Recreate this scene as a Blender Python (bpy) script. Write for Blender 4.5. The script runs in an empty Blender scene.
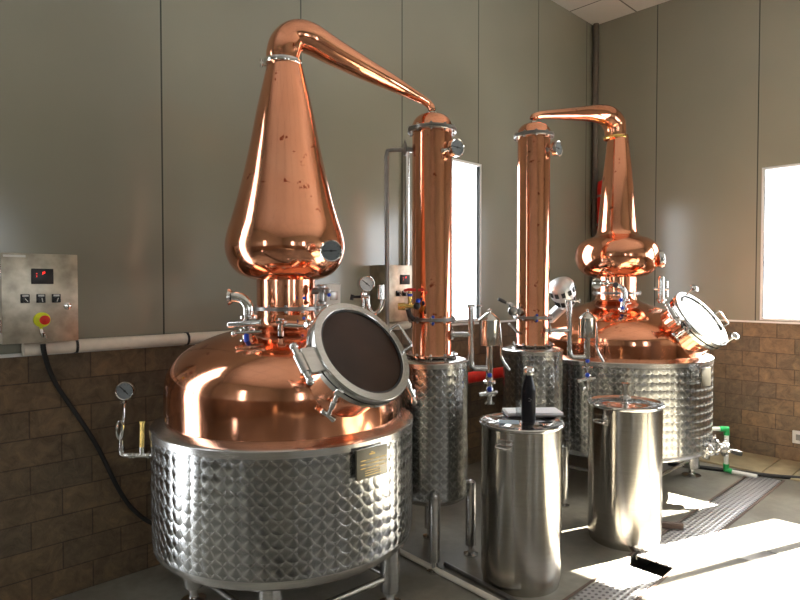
import bpy, bmesh, math, random
from mathutils import Vector, Matrix
R_ = math.radians
random.seed(7)
scn = bpy.context.scene
COL = scn.collection

# ------------------------------------------------------------------ camera, sky, sun, exposure
F_PX, CAM_H, PITCH = 598.0, 1.55, math.atan(15 / 598.0)
CT, ST = 0.7225, 0.6914            # the camera looks at 46 degrees along the room; room axes are the world axes
PHI = -math.atan2(ST, CT)
cam_data = bpy.data.cameras.new('camera'); cam = bpy.data.objects.new('camera', cam_data); COL.objects.link(cam)
cam_data.sensor_width = 36; cam_data.lens = 36 * F_PX / 800; cam_data.clip_start = 0.05
cam.location = (0, 0, CAM_H); cam.rotation_euler = (math.pi / 2 - PITCH, 0, PHI)
scn.camera = cam

def world_of(x, y, z=0.0):         # (right, ahead, up) seen from the camera's foot -> room coordinates
    return Vector((x * CT + y * ST, -x * ST + y * CT, z))

world = bpy.data.worlds.new('sky'); scn.world = world; world.use_nodes = True
wn, wl = world.node_tree.nodes, world.node_tree.links
wn.clear()
w_out = wn.new('ShaderNodeOutputWorld'); w_bg = wn.new('ShaderNodeBackground')
w_bg.inputs['Color'].default_value = (0.92, 0.96, 1.0, 1); w_bg.inputs['Strength'].default_value = 9.0
wl.new(w_bg.outputs[0], w_out.inputs[0])

sun_d = bpy.data.lights.new('sun', 'SUN'); sun = bpy.data.objects.new('sun', sun_d); COL.objects.link(sun)
sun_d.energy = 130; sun_d.angle = R_(0.6); sun_d.color = (1.0, 0.93, 0.80)
SUN_EL = R_(37.1)
sd = world_of(0.915, 0.40) .normalized() * math.cos(SUN_EL) + Vector((0, 0, math.sin(SUN_EL)))
sun.rotation_euler = sd.to_track_quat('Z', 'Y').to_euler(); sun.location = sd * 12

scn.view_settings.view_transform = 'Standard'; scn.view_settings.look = 'None'
scn.view_settings.exposure = 0.12; scn.view_settings.gamma = 1.0; scn.view_settings.use_curve_mapping = False
scn.cycles.use_denoising = True
scn.cycles.max_bounces = 10; scn.cycles.diffuse_bounces = 5; scn.cycles.glossy_bounces = 7
scn.cycles.transmission_bounces = 6; scn.cycles.transparent_max_bounces = 16
scn.cycles.caustics_reflective = True; scn.cycles.blur_glossy = 0.8; scn.cycles.caustics_refractive = False
scn.cycles.sample_clamp_indirect = 6

WL, WR, WB, WF, CZ = 3.29, 6.07, -3.2, -3.6, 4.365   # wall planes: left y, right x, back x, front y; ceiling
BRICK = 1.215

def portal(name, center, w, h, nrm):   # daylight enters through each window opening
    d = bpy.data.lights.new(name, 'AREA'); o = bpy.data.objects.new(name, d); COL.objects.link(o)
    d.shape = 'RECTANGLE'; d.size = w; d.size_y = h; d.cycles.is_portal = True
    o.location = center; o.rotation_euler = (-Vector(nrm)).to_track_quat('Z', 'Y').to_euler()

# ------------------------------------------------------------------ pixel -> place helpers
def P(px, py, Y):
    """point on the ray through pixel (px,py) at distance Y ahead; camera-foot coordinates"""
    a = (300 - py) / F_PX; cp, sp = math.cos(PITCH), math.sin(PITCH)
    dx, dy, dz = (px - 400) / F_PX, cp + a * sp, -sp + a * cp
    t = Y / dy
    return Vector((dx * t, Y, CAM_H + dz * t))
def zp(py, Y): return P(400, py, Y).z
def left_Y(px, off=0.0): k = (px - 400) / F_PX; return (WL - off) / (CT - ST * k)
def right_Y(px, off=0.0): k = (px - 400) / F_PX; return (WR - off) / (CT * k + ST)
def WP(px, py, Y): v = P(px, py, Y); return world_of(v.x, v.y, v.z)

# ------------------------------------------------------------------ materials
def new_mat(name):
    m = bpy.data.materials.new(name); m.use_nodes = True
    nt = m.node_tree; b = nt.nodes['Principled BSDF']
    return m, nt, b
def N(nt, kind, **kw):
    n = nt.nodes.new(kind)
    for k, v in kw.items(): setattr(n, k, v)
    return n
def math_n(nt, op, a, b=None, c=None):
    n = nt.nodes.new('ShaderNodeMath'); n.operation = op
    for i, v in enumerate((a, b, c)):
        if v is None: continue
        if isinstance(v, (int, float)): n.inputs[i].default_value = v
        else: nt.links.new(v, n.inputs[i])
    return n.outputs[0]
def ramp(nt, fac, stops):
    n = nt.nodes.new('ShaderNodeValToRGB'); e = n.color_ramp.elements
    while len(e) < len(stops): e.new(0.5)
    for s, (p, c) in zip(e, stops): s.position = p; s.color = (*c, 1)
    nt.links.new(fac, n.inputs[0]); return n.outputs[0]
def noise(nt, scale, detail=4, rough=0.5, vec=None, dist=0.0):
    n = nt.nodes.new('ShaderNodeTexNoise'); n.inputs['Scale'].default_value = scale
    n.inputs['Detail'].default_value = detail; n.inputs['Roughness'].default_value = rough
    n.inputs['Distortion'].default_value = dist
    if vec is not None: nt.links.new(vec, n.inputs['Vector'])
    return n.outputs['Fac']
def obj_co(nt): return nt.nodes.new('ShaderNodeTexCoord').outputs['Object']
def bump(nt, b, h, strength=0.2, dist=0.01):
    n = nt.nodes.new('ShaderNodeBump'); n.inputs['Strength'].default_value = strength; n.inputs['Distance'].default_value = dist
    nt.links.new(h, n.inputs['Height']); nt.links.new(n.outputs[0], b.inputs['Normal']); return n
def mixc(nt, f, a, b, mode='MIX'):
    n = nt.nodes.new('ShaderNodeMix'); n.data_type = 'RGBA'; n.blend_type = mode
    for s, v in ((0, f), (6, a), (7, b)):
        if isinstance(v, (int, float)): n.inputs[s].default_value = v
        elif isinstance(v, tuple): n.inputs[s].default_value = (*v, 1)
        else: nt.links.new(v, n.inputs[s])
    return n.outputs[2]

def flat(name, col, rough=0.5, metal=0.0, var=0.12, scale=25, bmp=0.0):
    m, nt, b = new_mat(name); co = obj_co(nt)
    f = noise(nt, scale, 4, 0.5, co)
    lo = tuple(c * (1 - var) for c in col); hi = tuple(min(1, c * (1 + var)) for c in col)
    nt.links.new(ramp(nt, f, [(0.3, lo), (0.7, hi)]), b.inputs['Base Color'])
    b.inputs['Metallic'].default_value = metal; b.inputs['Roughness'].default_value = rough
    if bmp: bump(nt, b, f, bmp, 0.004)
    return m

def copper_mat(name, stain=0.5):
    m, nt, b = new_mat(name); co = obj_co(nt)
    base = ramp(nt, noise(nt, 3.0, 5, 0.55, co, 0.4), [(0.25, (0.82, 0.34, 0.195)), (0.75, (0.94, 0.45, 0.28))])
    mp = N(nt, 'ShaderNodeMapping'); mp.inputs['Scale'].default_value = (9, 9, 1.2); nt.links.new(co, mp.inputs[0])
    streak = noise(nt, 2.2, 5, 0.6, mp.outputs[0])
    blot = noise(nt, 14, 5, 0.65, co)
    reg = noise(nt, 1.6, 2, 0.5, co)
    s = math_n(nt, 'MULTIPLY', math_n(nt, 'GREATER_THAN', blot, 0.64), math_n(nt, 'GREATER_THAN', reg, 0.58 - 0.04 * stain))
    s = math_n(nt, 'MULTIPLY', s, min(1, stain))
    c = mixc(nt, s, base, (0.36, 0.075, 0.03))
    nt.links.new(c, b.inputs['Base Color']); b.inputs['Metallic'].default_value = 1
    rr = N(nt, 'ShaderNodeMapRange'); rr.inputs[1].default_value = 0.3; rr.inputs[2].default_value = 0.75
    rr.inputs[3].default_value = 0.07; rr.inputs[4].default_value = 0.17
    nt.links.new(streak, rr.inputs[0]); nt.links.new(rr.outputs[0], b.inputs['Roughness'])
    bump(nt, b, noise(nt, 7, 2, 0.4, co), 0.10, 0.01)
    return m

def quilt_mat(name, cell=0.056, R=0.6):
    """engine-turned stainless: overlapping brushed rosettes on a square grid (uv in metres)"""
    m, nt, b = new_mat(name)
    uv = N(nt, 'ShaderNodeUVMap', uv_map='UVMap'); sx = N(nt, 'ShaderNodeSeparateXYZ'); nt.links.new(uv.outputs[0], sx.inputs[0])
    u = math_n(nt, 'DIVIDE', sx.outputs[0], cell); v = math_n(nt, 'DIVIDE', sx.outputs[1], cell)
    fu, fv = math_n(nt, 'FRACT', u), math_n(nt, 'FRACT', v)
    def dist(a, c): return math_n(nt, 'SQRT', math_n(nt, 'ADD', math_n(nt, 'POWER', math_n(nt, 'ABSOLUTE', math_n(nt, 'SUBTRACT', fu, a)), 2.0), math_n(nt, 'POWER', math_n(nt, 'ABSOLUTE', math_n(nt, 'SUBTRACT', fv, c)), 2.0)))
    RD = 0.74                                   # each disc overlaps the ones left of it and below it
    i11 = math_n(nt, 'LESS_THAN', dist(1, 1), RD)
    i10 = math_n(nt, 'MULTIPLY', math_n(nt, 'LESS_THAN', dist(1, 0), RD), math_n(nt, 'SUBTRACT', 1.0, i11))
    rest = math_n(nt, 'SUBTRACT', 1.0, math_n(nt, 'ADD', i11, i10))
    i01 = math_n(nt, 'MULTIPLY', math_n(nt, 'LESS_THAN', dist(0, 1), RD), rest)
    du = math_n(nt, 'SUBTRACT', fu, math_n(nt, 'ADD', i11, i10)); dv = math_n(nt, 'SUBTRACT', fv, math_n(nt, 'ADD', i11, i01))
    ang = math_n(nt, 'DIVIDE', math_n(nt, 'ARCTAN2', dv, du), 2 * math.pi)
    r = math_n(nt, 'SQRT', math_n(nt, 'ADD', math_n(nt, 'MULTIPLY', du, du), math_n(nt, 'MULTIPLY', dv, dv)))
    h = math_n(nt, 'MULTIPLY', math_n(nt, 'MULTIPLY', r, r), -0.9)
    bump(nt, b, h, 0.42, 0.012)
    # star glints of the brushed rosettes, painted into the base colour
    ray = math_n(nt, 'POWER', math_n(nt, 'ABSOLUTE', math_n(nt, 'COSINE', math_n(nt, 'MULTIPLY', math_n(nt, 'SUBTRACT', ang, 0.125), 4 * math.pi))), 5.0)
    tg = N(nt, 'ShaderNodeTangent', direction_type='UV_MAP', uv_map='UVMap'); nt.links.new(tg.outputs[0], b.inputs['Tangent'])
    nt.links.new(math_n(nt, 'ADD', ang, 0.25), b.inputs['Anisotropic Rotation'])
    b.inputs['Anisotropic'].default_value = 0.85; b.inputs['Metallic'].default_value = 1; b.inputs['Roughness'].default_value = 0.21
    nt.links.new(mixc(nt, math_n(nt, 'MULTIPLY', ray, 0.65), ramp(nt, noise(nt, 5, 3, 0.5, obj_co(nt)), [(0.3, (0.26, 0.265, 0.265)), (0.7, (0.36, 0.36, 0.35))]), (0.66, 0.66, 0.64)), b.inputs['Base Color'])
    return m

def brushed(name, col=(0.60, 0.59, 0.56), rough=0.24, aniso=0.75, rot=0.0):
    m, nt, b = new_mat(name); co = obj_co(nt)
    mp = N(nt, 'ShaderNodeMapping'); mp.inputs['Scale'].default_value = (1, 1, 26); nt.links.new(co, mp.inputs[0])
    f = noise(nt, 6, 6, 0.7, mp.outputs[0])
    nt.links.new(ramp(nt, f, [(0.3, tuple(c * 0.86 for c in col)), (0.7, tuple(min(1, c * 1.1) for c in col))]), b.inputs['Base Color'])
    tg = N(nt, 'ShaderNodeTangent', direction_type='UV_MAP', uv_map='UVMap'); nt.links.new(tg.outputs[0], b.inputs['Tangent'])
    b.inputs['Metallic'].default_value = 1; b.inputs['Roughness'].default_value = rough
    b.inputs['Anisotropic'].default_value = aniso; b.inputs['Anisotropic Rotation'].default_value = rot
    return m

def panel_wall_mat(name, axis, offset, width=0.915):
    m, nt, b = new_mat(name); co = obj_co(nt); sx = N(nt, 'ShaderNodeSeparateXYZ'); nt.links.new(co, sx.inputs[0])
    a = sx.outputs[axis]
    fr = math_n(nt, 'FRACT', math_n(nt, 'DIVIDE', math_n(nt, 'ADD', a, offset), width))
    d = math_n(nt, 'ABSOLUTE', math_n(nt, 'SUBTRACT', fr, 0.5))
    line = math_n(nt, 'GREATER_THAN', d, 0.5 - 0.0045 / width)
    c = ramp(nt, noise(nt, 0.7, 3, 0.5, co), [(0.3, (0.235, 0.232, 0.185)), (0.7, (0.275, 0.265, 0.205))])
    nt.links.new(mixc(nt, line, c, (0.05, 0.055, 0.045)), b.inputs['Base Color'])
    b.inputs['Roughness'].default_value = 0.17; b.inputs['Specular IOR Level'].default_value = 0.6
    h = math_n(nt, 'SUBTRACT', noise(nt, 1.6, 2, 0.5, co), math_n(nt, 'MULTIPLY', line, 0.6))
    bump(nt, b, h, 0.10, 0.02)
    return m

def brick_mat(name, axis):
    m, nt, b = new_mat(name); co = obj_co(nt); sx = N(nt, 'ShaderNodeSeparateXYZ'); nt.links.new(co, sx.inputs[0])
    cx = N(nt, 'ShaderNodeCombineXYZ'); nt.links.new(sx.outputs[axis], cx.inputs[0]); nt.links.new(sx.outputs[2], cx.inputs[1])
    br = N(nt, 'ShaderNodeTexBrick'); br.inputs['Scale'].default_value = 1.0
    br.inputs['Brick Width'].default_value = 0.275; br.inputs['Row Height'].default_value = 0.135
    br.inputs['Mortar Size'].default_value = 0.0035; br.inputs['Mortar Smooth'].default_value = 0.2; br.inputs['Bias'].default_value = 0.1
    br.inputs['Color1'].default_value = (0.215, 0.145, 0.082, 1); br.inputs['Color2'].default_value = (0.135, 0.104, 0.070, 1)
    br.inputs['Mortar'].default_value = (0.085, 0.06, 0.04, 1)
    nt.links.new(cx.outputs[0], br.inputs['Vector'])
    n1 = noise(nt, 13, 9, 0.74, co, 0.9)
    c = mixc(nt, 0.75, br.outputs['Color'], ramp(nt, n1, [(0.30, (0.35, 0.32, 0.28)), (0.5, (0.9, 0.86, 0.8)), (0.70, (1.6, 1.45, 1.2))]), 'MULTIPLY')
    nt.links.new(c, b.inputs['Base Color']); b.inputs['Roughness'].default_value = 0.55
    h = math_n(nt, 'SUBTRACT', n1, br.outputs['Fac'])
    bump(nt, b, h, 0.9, 0.02)
    return m

def floor_mat():
    m, nt, b = new_mat('worn_concrete'); co = obj_co(nt)
    a = noise(nt, 1.3, 8, 0.62, co, 0.5); g = noise(nt, 16, 5, 0.6, co)
    c = ramp(nt, a, [(0.25, (0.10, 0.092, 0.075)), (0.5, (0.21, 0.195, 0.16)), (0.75, (0.36, 0.34, 0.28))])
    c = mixc(nt, 0.5, c, ramp(nt, g, [(0.3, (0.75, 0.75, 0.75)), (0.7, (1.15, 1.15, 1.15))]), 'MULTIPLY')
    nt.links.new(c, b.inputs['Base Color'])
    nt.links.new(ramp(nt, a, [(0.3, (0.30,) * 3), (0.7, (0.55,) * 3)]), b.inputs['Roughness'])
    bump(nt, b, g, 0.15, 0.004); return m

def tread_mat(name):
    m, nt, b = new_mat(name)
    co = obj_co(nt); sx = N(nt, 'ShaderNodeSeparateXYZ'); nt.links.new(co, sx.inputs[0])
    u = math_n(nt, 'DIVIDE', sx.outputs[0], 0.038); v = math_n(nt, 'DIVIDE', sx.outputs[1], 0.029)
    row = math_n(nt, 'MULTIPLY', math_n(nt, 'FLOOR', v), 0.5)
    du = math_n(nt, 'SUBTRACT', math_n(nt, 'FRACT', math_n(nt, 'ADD', u, row)), 0.5); dv = math_n(nt, 'SUBTRACT', math_n(nt, 'FRACT', v), 0.5)
    r = math_n(nt, 'SQRT', math_n(nt, 'ADD', math_n(nt, 'MULTIPLY', du, du), math_n(nt, 'MULTIPLY', dv, dv)))
    hole = math_n(nt, 'LESS_THAN', r, 0.27)
    nt.links.new(mixc(nt, hole, (0.60, 0.58, 0.57), (0.22, 0.20, 0.20)), b.inputs['Base Color'])
    b.inputs['Metallic'].default_value = 0.75; b.inputs['Roughness'].default_value = 0.42
    bump(nt, b, math_n(nt, 'MULTIPLY', r, -1.0), 0.6, 0.01)
    return m

M = {}
M['copper'] = copper_mat('polished_copper', 0.55)
M['copper_spot'] = copper_mat('spotted_copper', 1.0)
M['quilt'] = quilt_mat('engine_turned_steel')
M['steel'] = brushed('satin_steel', (0.62, 0.61, 0.59), 0.24, 0.0)
M['drum'] = brushed('brushed_drum_steel', (0.53, 0.505, 0.455), 0.20, 0.85, 0.25)
M['chrome'] = flat('polished_steel', (0.72, 0.71, 0.69), 0.13, 1.0, 0.08, 12)
M['matte'] = flat('matte_bright_steel', (0.80, 0.80, 0.80), 0.42, 1.0, 0.06, 12)
M['dsteel'] = flat('dull_steel', (0.30, 0.29, 0.275), 0.32, 1.0, 0.15, 12)
M['boxsteel'] = flat('cabinet_steel', (0.46, 0.41, 0.33), 0.34, 1.0, 0.30, 14, 0.05)
M['black'] = flat('black_plastic', (0.012, 0.012, 0.014), 0.35)
M['bottleblack'] = flat('matte_black_paint', (0.008, 0.008, 0.012), 0.28)
M['bottleblack'].node_tree.nodes['Principled BSDF'].inputs['Specular IOR Level'].default_value = 0.25
M['rubber'] = flat('black_rubber', (0.015, 0.014, 0.013), 0.6)
M['brass'] = flat('brass', (0.80, 0.56, 0.18), 0.25, 1.0)
M['red'] = flat('red_paint', (0.62, 0.02, 0.012), 0.35)
M['green'] = flat('green_plastic', (0.01, 0.28, 0.07), 0.4)
M['blue'] = flat('blue_plastic', (0.01, 0.06, 0.55), 0.4)
M['yellow'] = flat('yellow_plastic', (0.72, 0.80, 0.02), 0.4)
M['white'] = flat('white_plastic', (0.72, 0.71, 0.68), 0.45, 0, 0.05)
M['pvc'] = flat('cream_pvc', (0.80, 0.73, 0.62), 0.4, 0, 0.06)
M['paper'] = flat('white_paper', (0.92, 0.92, 0.95), 0.8, 0, 0.03)
M['bluepaper'] = flat('pale_blue_paper', (0.42, 0.56, 0.68), 0.7, 0, 0.05)
M['dial'] = flat('dial_face', (0.62, 0.63, 0.64), 0.4, 0, 0.05)
M['dialdark'] = flat('grey_dial_face', (0.15, 0.17, 0.18), 0.3, 0, 0.1)
M['gold'] = flat('engraved_gold', (0.72, 0.50, 0.16), 0.4, 0.6)
M['plate'] = flat('plate_steel', (0.15, 0.14, 0.11), 0.42, 0.7)
M['frame'] = flat('white_window_frame', (0.74, 0.74, 0.72), 0.4, 0, 0.04)
M['ceil'] = None
M['floor'] = floor_mat()
M['kerb'] = flat('ochre_concrete', (0.34, 0.28, 0.17), 0.6, 0, 0.25, 6, 0.1)
M['tread'] = tread_mat('punched_cover_steel')
M['chan'] = flat('channel_steel', (0.45, 0.44, 0.42), 0.35, 0.9)
M['dark'] = flat('dark_trench', (0.02, 0.018, 0.015), 0.8)
M['rust'] = flat('rusty_edge', (0.13, 0.085, 0.065), 0.7)
M['corner'] = flat('dark_grey_pipe', (0.12, 0.10, 0.08), 0.4)
M['panelL'] = panel_wall_mat('sage_wall_panel_left', 0, -WR + 1.07)
M['panelR'] = panel_wall_mat('sage_wall_panel_right', 1, -WL + 0.69)
M['brickL'] = brick_mat('stone_block_left', 0)
M['brickR'] = brick_mat('stone_block_right', 1)

m, nt, b = new_mat('ceiling_panel'); co = obj_co(nt); sx = N(nt, 'ShaderNodeSeparateXYZ'); nt.links.new(co, sx.inputs[0])
ls = []
for ax, off in ((0, WR - 0.5), (1, WL - 0.47)):
    fr = math_n(nt, 'FRACT', math_n(nt, 'DIVIDE', math_n(nt, 'SUBTRACT', sx.outputs[ax], off), 0.95))
    ls.append(math_n(nt, 'GREATER_THAN', math_n(nt, 'ABSOLUTE', math_n(nt, 'SUBTRACT', fr, 0.5)), 0.492))
nt.links.new(mixc(nt, math_n(nt, 'MAXIMUM', *ls), (0.60, 0.57, 0.53), (0.10, 0.09, 0.08)), b.inputs['Base Color'])
b.inputs['Roughness'].default_value = 0.5; M['ceil'] = m

m, nt, b = new_mat('window_glass'); nt.nodes.remove(b); out = nt.nodes['Material Output']
tr = N(nt, 'ShaderNodeBsdfTransparent'); gl = N(nt, 'ShaderNodeBsdfGlossy'); gl.inputs['Roughness'].default_value = 0.02
fr = N(nt, 'ShaderNodeLayerWeight'); mx = N(nt, 'ShaderNodeMixShader')
nt.links.new(math_n(nt, 'MULTIPLY', math_n(nt, 'POWER', fr.outputs['Facing'], 5.0), 0.6), mx.inputs[0]); nt.links.new(tr.outputs[0], mx.inputs[1]); nt.links.new(gl.outputs[0], mx.inputs[2]); nt.links.new(mx.outputs[0], out.inputs[0])
M['glass'] = m
m, nt, b = new_mat('smoked_manway_glass'); b.inputs['Base Color'].default_value = (0.035, 0.020, 0.014, 1)
b.inputs['Roughness'].default_value = 0.06; b.inputs['Specular IOR Level'].default_value = 0.25
nt.links.new(ramp(nt, noise(nt, 3, 2, 0.5, obj_co(nt)), [(0.3, (0.022, 0.010, 0.007)), (0.7, (0.036, 0.016, 0.011))]), b.inputs['Base Color'])
M['smoke'] = m
m, nt, b = new_mat('clear_glass'); b.inputs['Base Color'].default_value = (0.92, 0.95, 0.95, 1); b.inputs['Roughness'].default_value = 0.03
b.inputs['Transmission Weight'].default_value = 0.9; M['clear'] = m
m, nt, b = new_mat('red_led'); b.inputs['Base Color'].default_value = (0.6, 0.01, 0.01, 1)
b.inputs['Emission Color'].default_value = (1, 0.03, 0.02, 1); b.inputs['Emission Strength'].default_value = 1.6; M['led'] = m

# ------------------------------------------------------------------ mesh builder
class MB:
    def __init__(s): s.v = []; s.f = []; s.uv = []
    def face(s, idx, uv=None): s.f.append(idx); s.uv.append(uv or [(0, 0)] * len(idx))
    def box(s, c, size, rot=None, bev=0.0):
        bm = bmesh.new(); bmesh.ops.create_cube(bm, size=1)
        bmesh.ops.scale(bm, vec=size, verts=bm.verts)
        if bev: bmesh.ops.bevel(bm, geom=bm.edges[:], offset=bev, segments=2, affect='EDGES', profile=0.6)
        mt = Matrix.Translation(c) @ (rot.to_4x4() if rot is not None else Matrix.Identity(4))
        bm.transform(mt); s.add_bm(bm); return s
    def add_bm(s, bm):
        o = len(s.v); bm.verts.index_update(); s.v += [v.co.copy() for v in bm.verts]
        for f in bm.faces: s.face([o + v.index for v in f.verts])
        bm.free()
    def lathe(s, prof, seg=48, mat=None, close=True):
        """prof: (r,z) list; mat: 4x4 placing local z axis"""
        mt = mat or Matrix.Identity(4); o = len(s.v); n = len(prof)
        for r, z in prof:
            for k in range(seg):
                a = 2 * math.pi * k / seg; s.v.append(mt @ Vector((r * math.cos(a), r * math.sin(a), z)))
        rm = max(r for r, z in prof); L = [0]
        for i in range(1, n): L.append(L[-1] + math.hypot(prof[i][0] - prof[i-1][0], prof[i][1] - prof[i-1][1]))
        for i in range(n - 1):
            for k in range(seg):
                k2 = (k + 1) % seg; u0 = 2 * math.pi * rm * k / seg; u1 = 2 * math.pi * rm * (k + 1) / seg
                s.face([o + i*seg + k, o + i*seg + k2, o + (i+1)*seg + k2, o + (i+1)*seg + k], [(u0, L[i]), (u1, L[i]), (u1, L[i+1]), (u0, L[i+1])])
        if close:
            if prof[0][0] > 1e-5: s.face([o + k for k in range(seg)][::-1])
            if prof[-1][0] > 1e-5: s.face([o + (n-1)*seg + k for k in range(seg)])
        return s
    def tube(s, pts, rad, seg=14, smooth=0, cap=True):
        pts = [Vector(p) for p in pts]; rs = rad if isinstance(rad, (list, tuple)) else [rad] * len(pts)
        if smooth: pts, rs = catmull(pts, rs, smooth)
        n = len(pts); o = len(s.v)
        tans = [(pts[min(i+1, n-1)] - pts[max(i-1, 0)]).normalized() for i in range(n)]
        nv = tans[0].orthogonal().normalized(); L = 0
        Ls = []
        for i in range(n):
            if i: L += (pts[i] - pts[i-1]).length
            Ls.append(L)
            nv = (nv - tans[i] * nv.dot(tans[i])).normalized(); bv = tans[i].cross(nv)
            for k in range(seg):
                a = 2 * math.pi * k / seg; s.v.append(pts[i] + (nv * math.cos(a) + bv * math.sin(a)) * rs[i])
        rm = max(rs)
        for i in range(n - 1):
            for k in range(seg):
                k2 = (k + 1) % seg; u0 = 2*math.pi*rm*k/seg; u1 = 2*math.pi*rm*(k+1)/seg
                s.face([o + i*seg + k, o + i*seg + k2, o + (i+1)*seg + k2, o + (i+1)*seg + k], [(u0, Ls[i]), (u1, Ls[i]), (u1, Ls[i+1]), (u0, Ls[i+1])])
        if cap:
            s.face([o + k for k in range(seg)][::-1]); s.face([o + (n-1)*seg + k for k in range(seg)])
        return s
    def ball(s, c, r, seg=14):
        prof = [(r * math.sin(math.pi * i / 10) + 1e-6, -r * math.cos(math.pi * i / 10)) for i in range(11)]
        return s.lathe(prof, seg, Matrix.Translation(c))
    def build(s, name, mat, parent=None, sharp=38, loc=None):
        me = bpy.data.meshes.new(name); me.from_pydata([tuple(v) for v in s.v], [], s.f)
        ul = me.uv_layers.new(name='UVMap'); k = 0
        for uvs in s.uv:
            for uv in uvs: ul.data[k].uv = uv; k += 1
        bm = bmesh.new(); bm.from_mesh(me)
        bmesh.ops.remove_doubles(bm, verts=bm.verts, dist=1e-6)
        for f in bm.faces: f.smooth = True
        for e in bm.edges:
            e.smooth = not (len(e.link_faces) == 2 and e.calc_face_angle(0) > R_(sharp))
        bmesh.ops.recalc_face_normals(bm, faces=bm.faces); bm.to_mesh(me); bm.free()
        mats = mat if isinstance(mat, list) else [mat]
        for mm in mats: me.materials.append(mm)
        o = bpy.data.objects.new(name, me); COL.objects.link(o)
        if parent is not None: o.parent = parent
        if loc is not None: o.location = loc
        return o

def catmull(pts, rs, n):
    P_, R2 = [], []
    q = [pts[0] * 2 - pts[1]] + pts + [pts[-1] * 2 - pts[-2]]
    for i in range(len(pts) - 1):
        a, b_, c, d = q[i:i+4]
        for j in range(n):
            t = j / n
            P_.append(0.5 * ((2*b_) + (c - a)*t + (2*a - 5*b_ + 4*c - d)*t*t + (3*b_ - a - 3*c + d)*t**3))
            R2.append(rs[i] * (1 - t) + rs[i+1] * t)
    P_.append(pts[-1]); R2.append(rs[-1]); return P_, R2

def smooth_prof(prof, n=5):
    p, _ = catmull([Vector((r, z, 0)) for r, z in prof], [0] * len(prof), n)
    return [(max(v.x, 1e-5), v.y) for v in p]

def frame(origin, zdir, xdir=None):
    z = Vector(zdir).normalized(); x = Vector(xdir) if xdir is not None else z.orthogonal()
    x = (x - z * x.dot(z)).normalized(); y = z.cross(x)
    return Matrix(((x.x, y.x, z.x, origin[0]), (x.y, y.y, z.y, origin[1]), (x.z, y.z, z.z, origin[2]), (0, 0, 0, 1)))

def thing(name, label, cat, loc=(0, 0, 0), rz=0.0, group=None):
    o = bpy.data.objects.new(name, None); COL.objects.link(o); o.empty_display_size = 0.1
    o.location = loc; o.rotation_euler = (0, 0, rz); return tag(o, label, cat, group)
def tag(o, label, cat, group=None):
    o['label'] = label; o['category'] = cat
    if group: o['group'] = group
    return o
def struct(o): o['kind'] = 'structure'; return o
def pl(o, label): o['label'] = label; return o
def dup(o, parent=None):
    c = o.copy(); COL.objects.link(c)
    if parent is not None: c.parent = parent
    for ch in [x for x in bpy.data.objects if x.parent == o]: dup(ch, c)
    return c

# ------------------------------------------------------------------ room shell
def wall_mesh(name, axis, plane, lo, hi, holes, thick, outward, z0=0.0, z1=CZ):
    """box wall with rectangular openings. axis: coordinate that runs along the wall (0=x,1=y). Two slots: panel, block"""
    us = sorted({lo, hi, *[h for H in holes for h in H[:2]]}); zs = sorted({z0, BRICK, z1, *[h for H in holes for h in H[2:]]})
    mb = MB(); mi = []
    t0, t1 = plane, plane + outward * thick
    def inhole(u, z): return any(a < u < b_ and c < z < d for a, b_, c, d in holes)
    def pt(u, w, z): return (u, w, z) if axis == 0 else (w, u, z)
    idx = {}
    def vid(u, w, z):
        k = (round(u, 5), round(w, 5), round(z, 5))
        if k not in idx: idx[k] = len(mb.v); mb.v.append(Vector(pt(*k)))
        return idx[k]
    cells = {}
    for i in range(len(us) - 1):
        for j in range(len(zs) - 1):
            if inhole((us[i] + us[i+1]) / 2, (zs[j] + zs[j+1]) / 2): continue
            cells[(i, j)] = 1
    for (i, j) in cells:
        u0, u1, a, b_ = us[i], us[i+1], zs[j], zs[j+1]; slot = 1 if b_ <= BRICK + 1e-4 else 0
        for w in (t0, t1): mb.face([vid(u0, w, a), vid(u1, w, a), vid(u1, w, b_), vid(u0, w, b_)]); mi.append(slot)
        for (di, dj, p) in ((-1, 0, ((u0, a), (u0, b_))), (1, 0, ((u1, a), (u1, b_))), (0, -1, ((u0, a), (u1, a))), (0, 1, ((u0, b_), (u1, b_)))):
            if (i + di, j + dj) not in cells:
                (ua, za), (ub, zb) = p
                mb.face([vid(ua, t0, za), vid(ub, t0, zb), vid(ub, t1, zb), vid(ua, t1, za)]); mi.append(slot)
    me = bpy.data.meshes.new(name); me.from_pydata([tuple(v) for v in mb.v], [], mb.f)
    bm = bmesh.new(); bm.from_mesh(me); bmesh.ops.recalc_face_normals(bm, faces=bm.faces); bm.to_mesh(me); bm.free()
    return me, mi
def add_wall(name, axis, plane, lo, hi, holes, outward, mats):
    me, mi = wall_mesh(name, axis, plane, lo, hi, holes, 0.06, outward)
    for mm in mats: me.materials.append(mm)
    for p, k in zip(me.polygons, mi): p.material_index = k
    o = bpy.data.objects.new(name, me); COL.objects.link(o); return struct(o)

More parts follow.
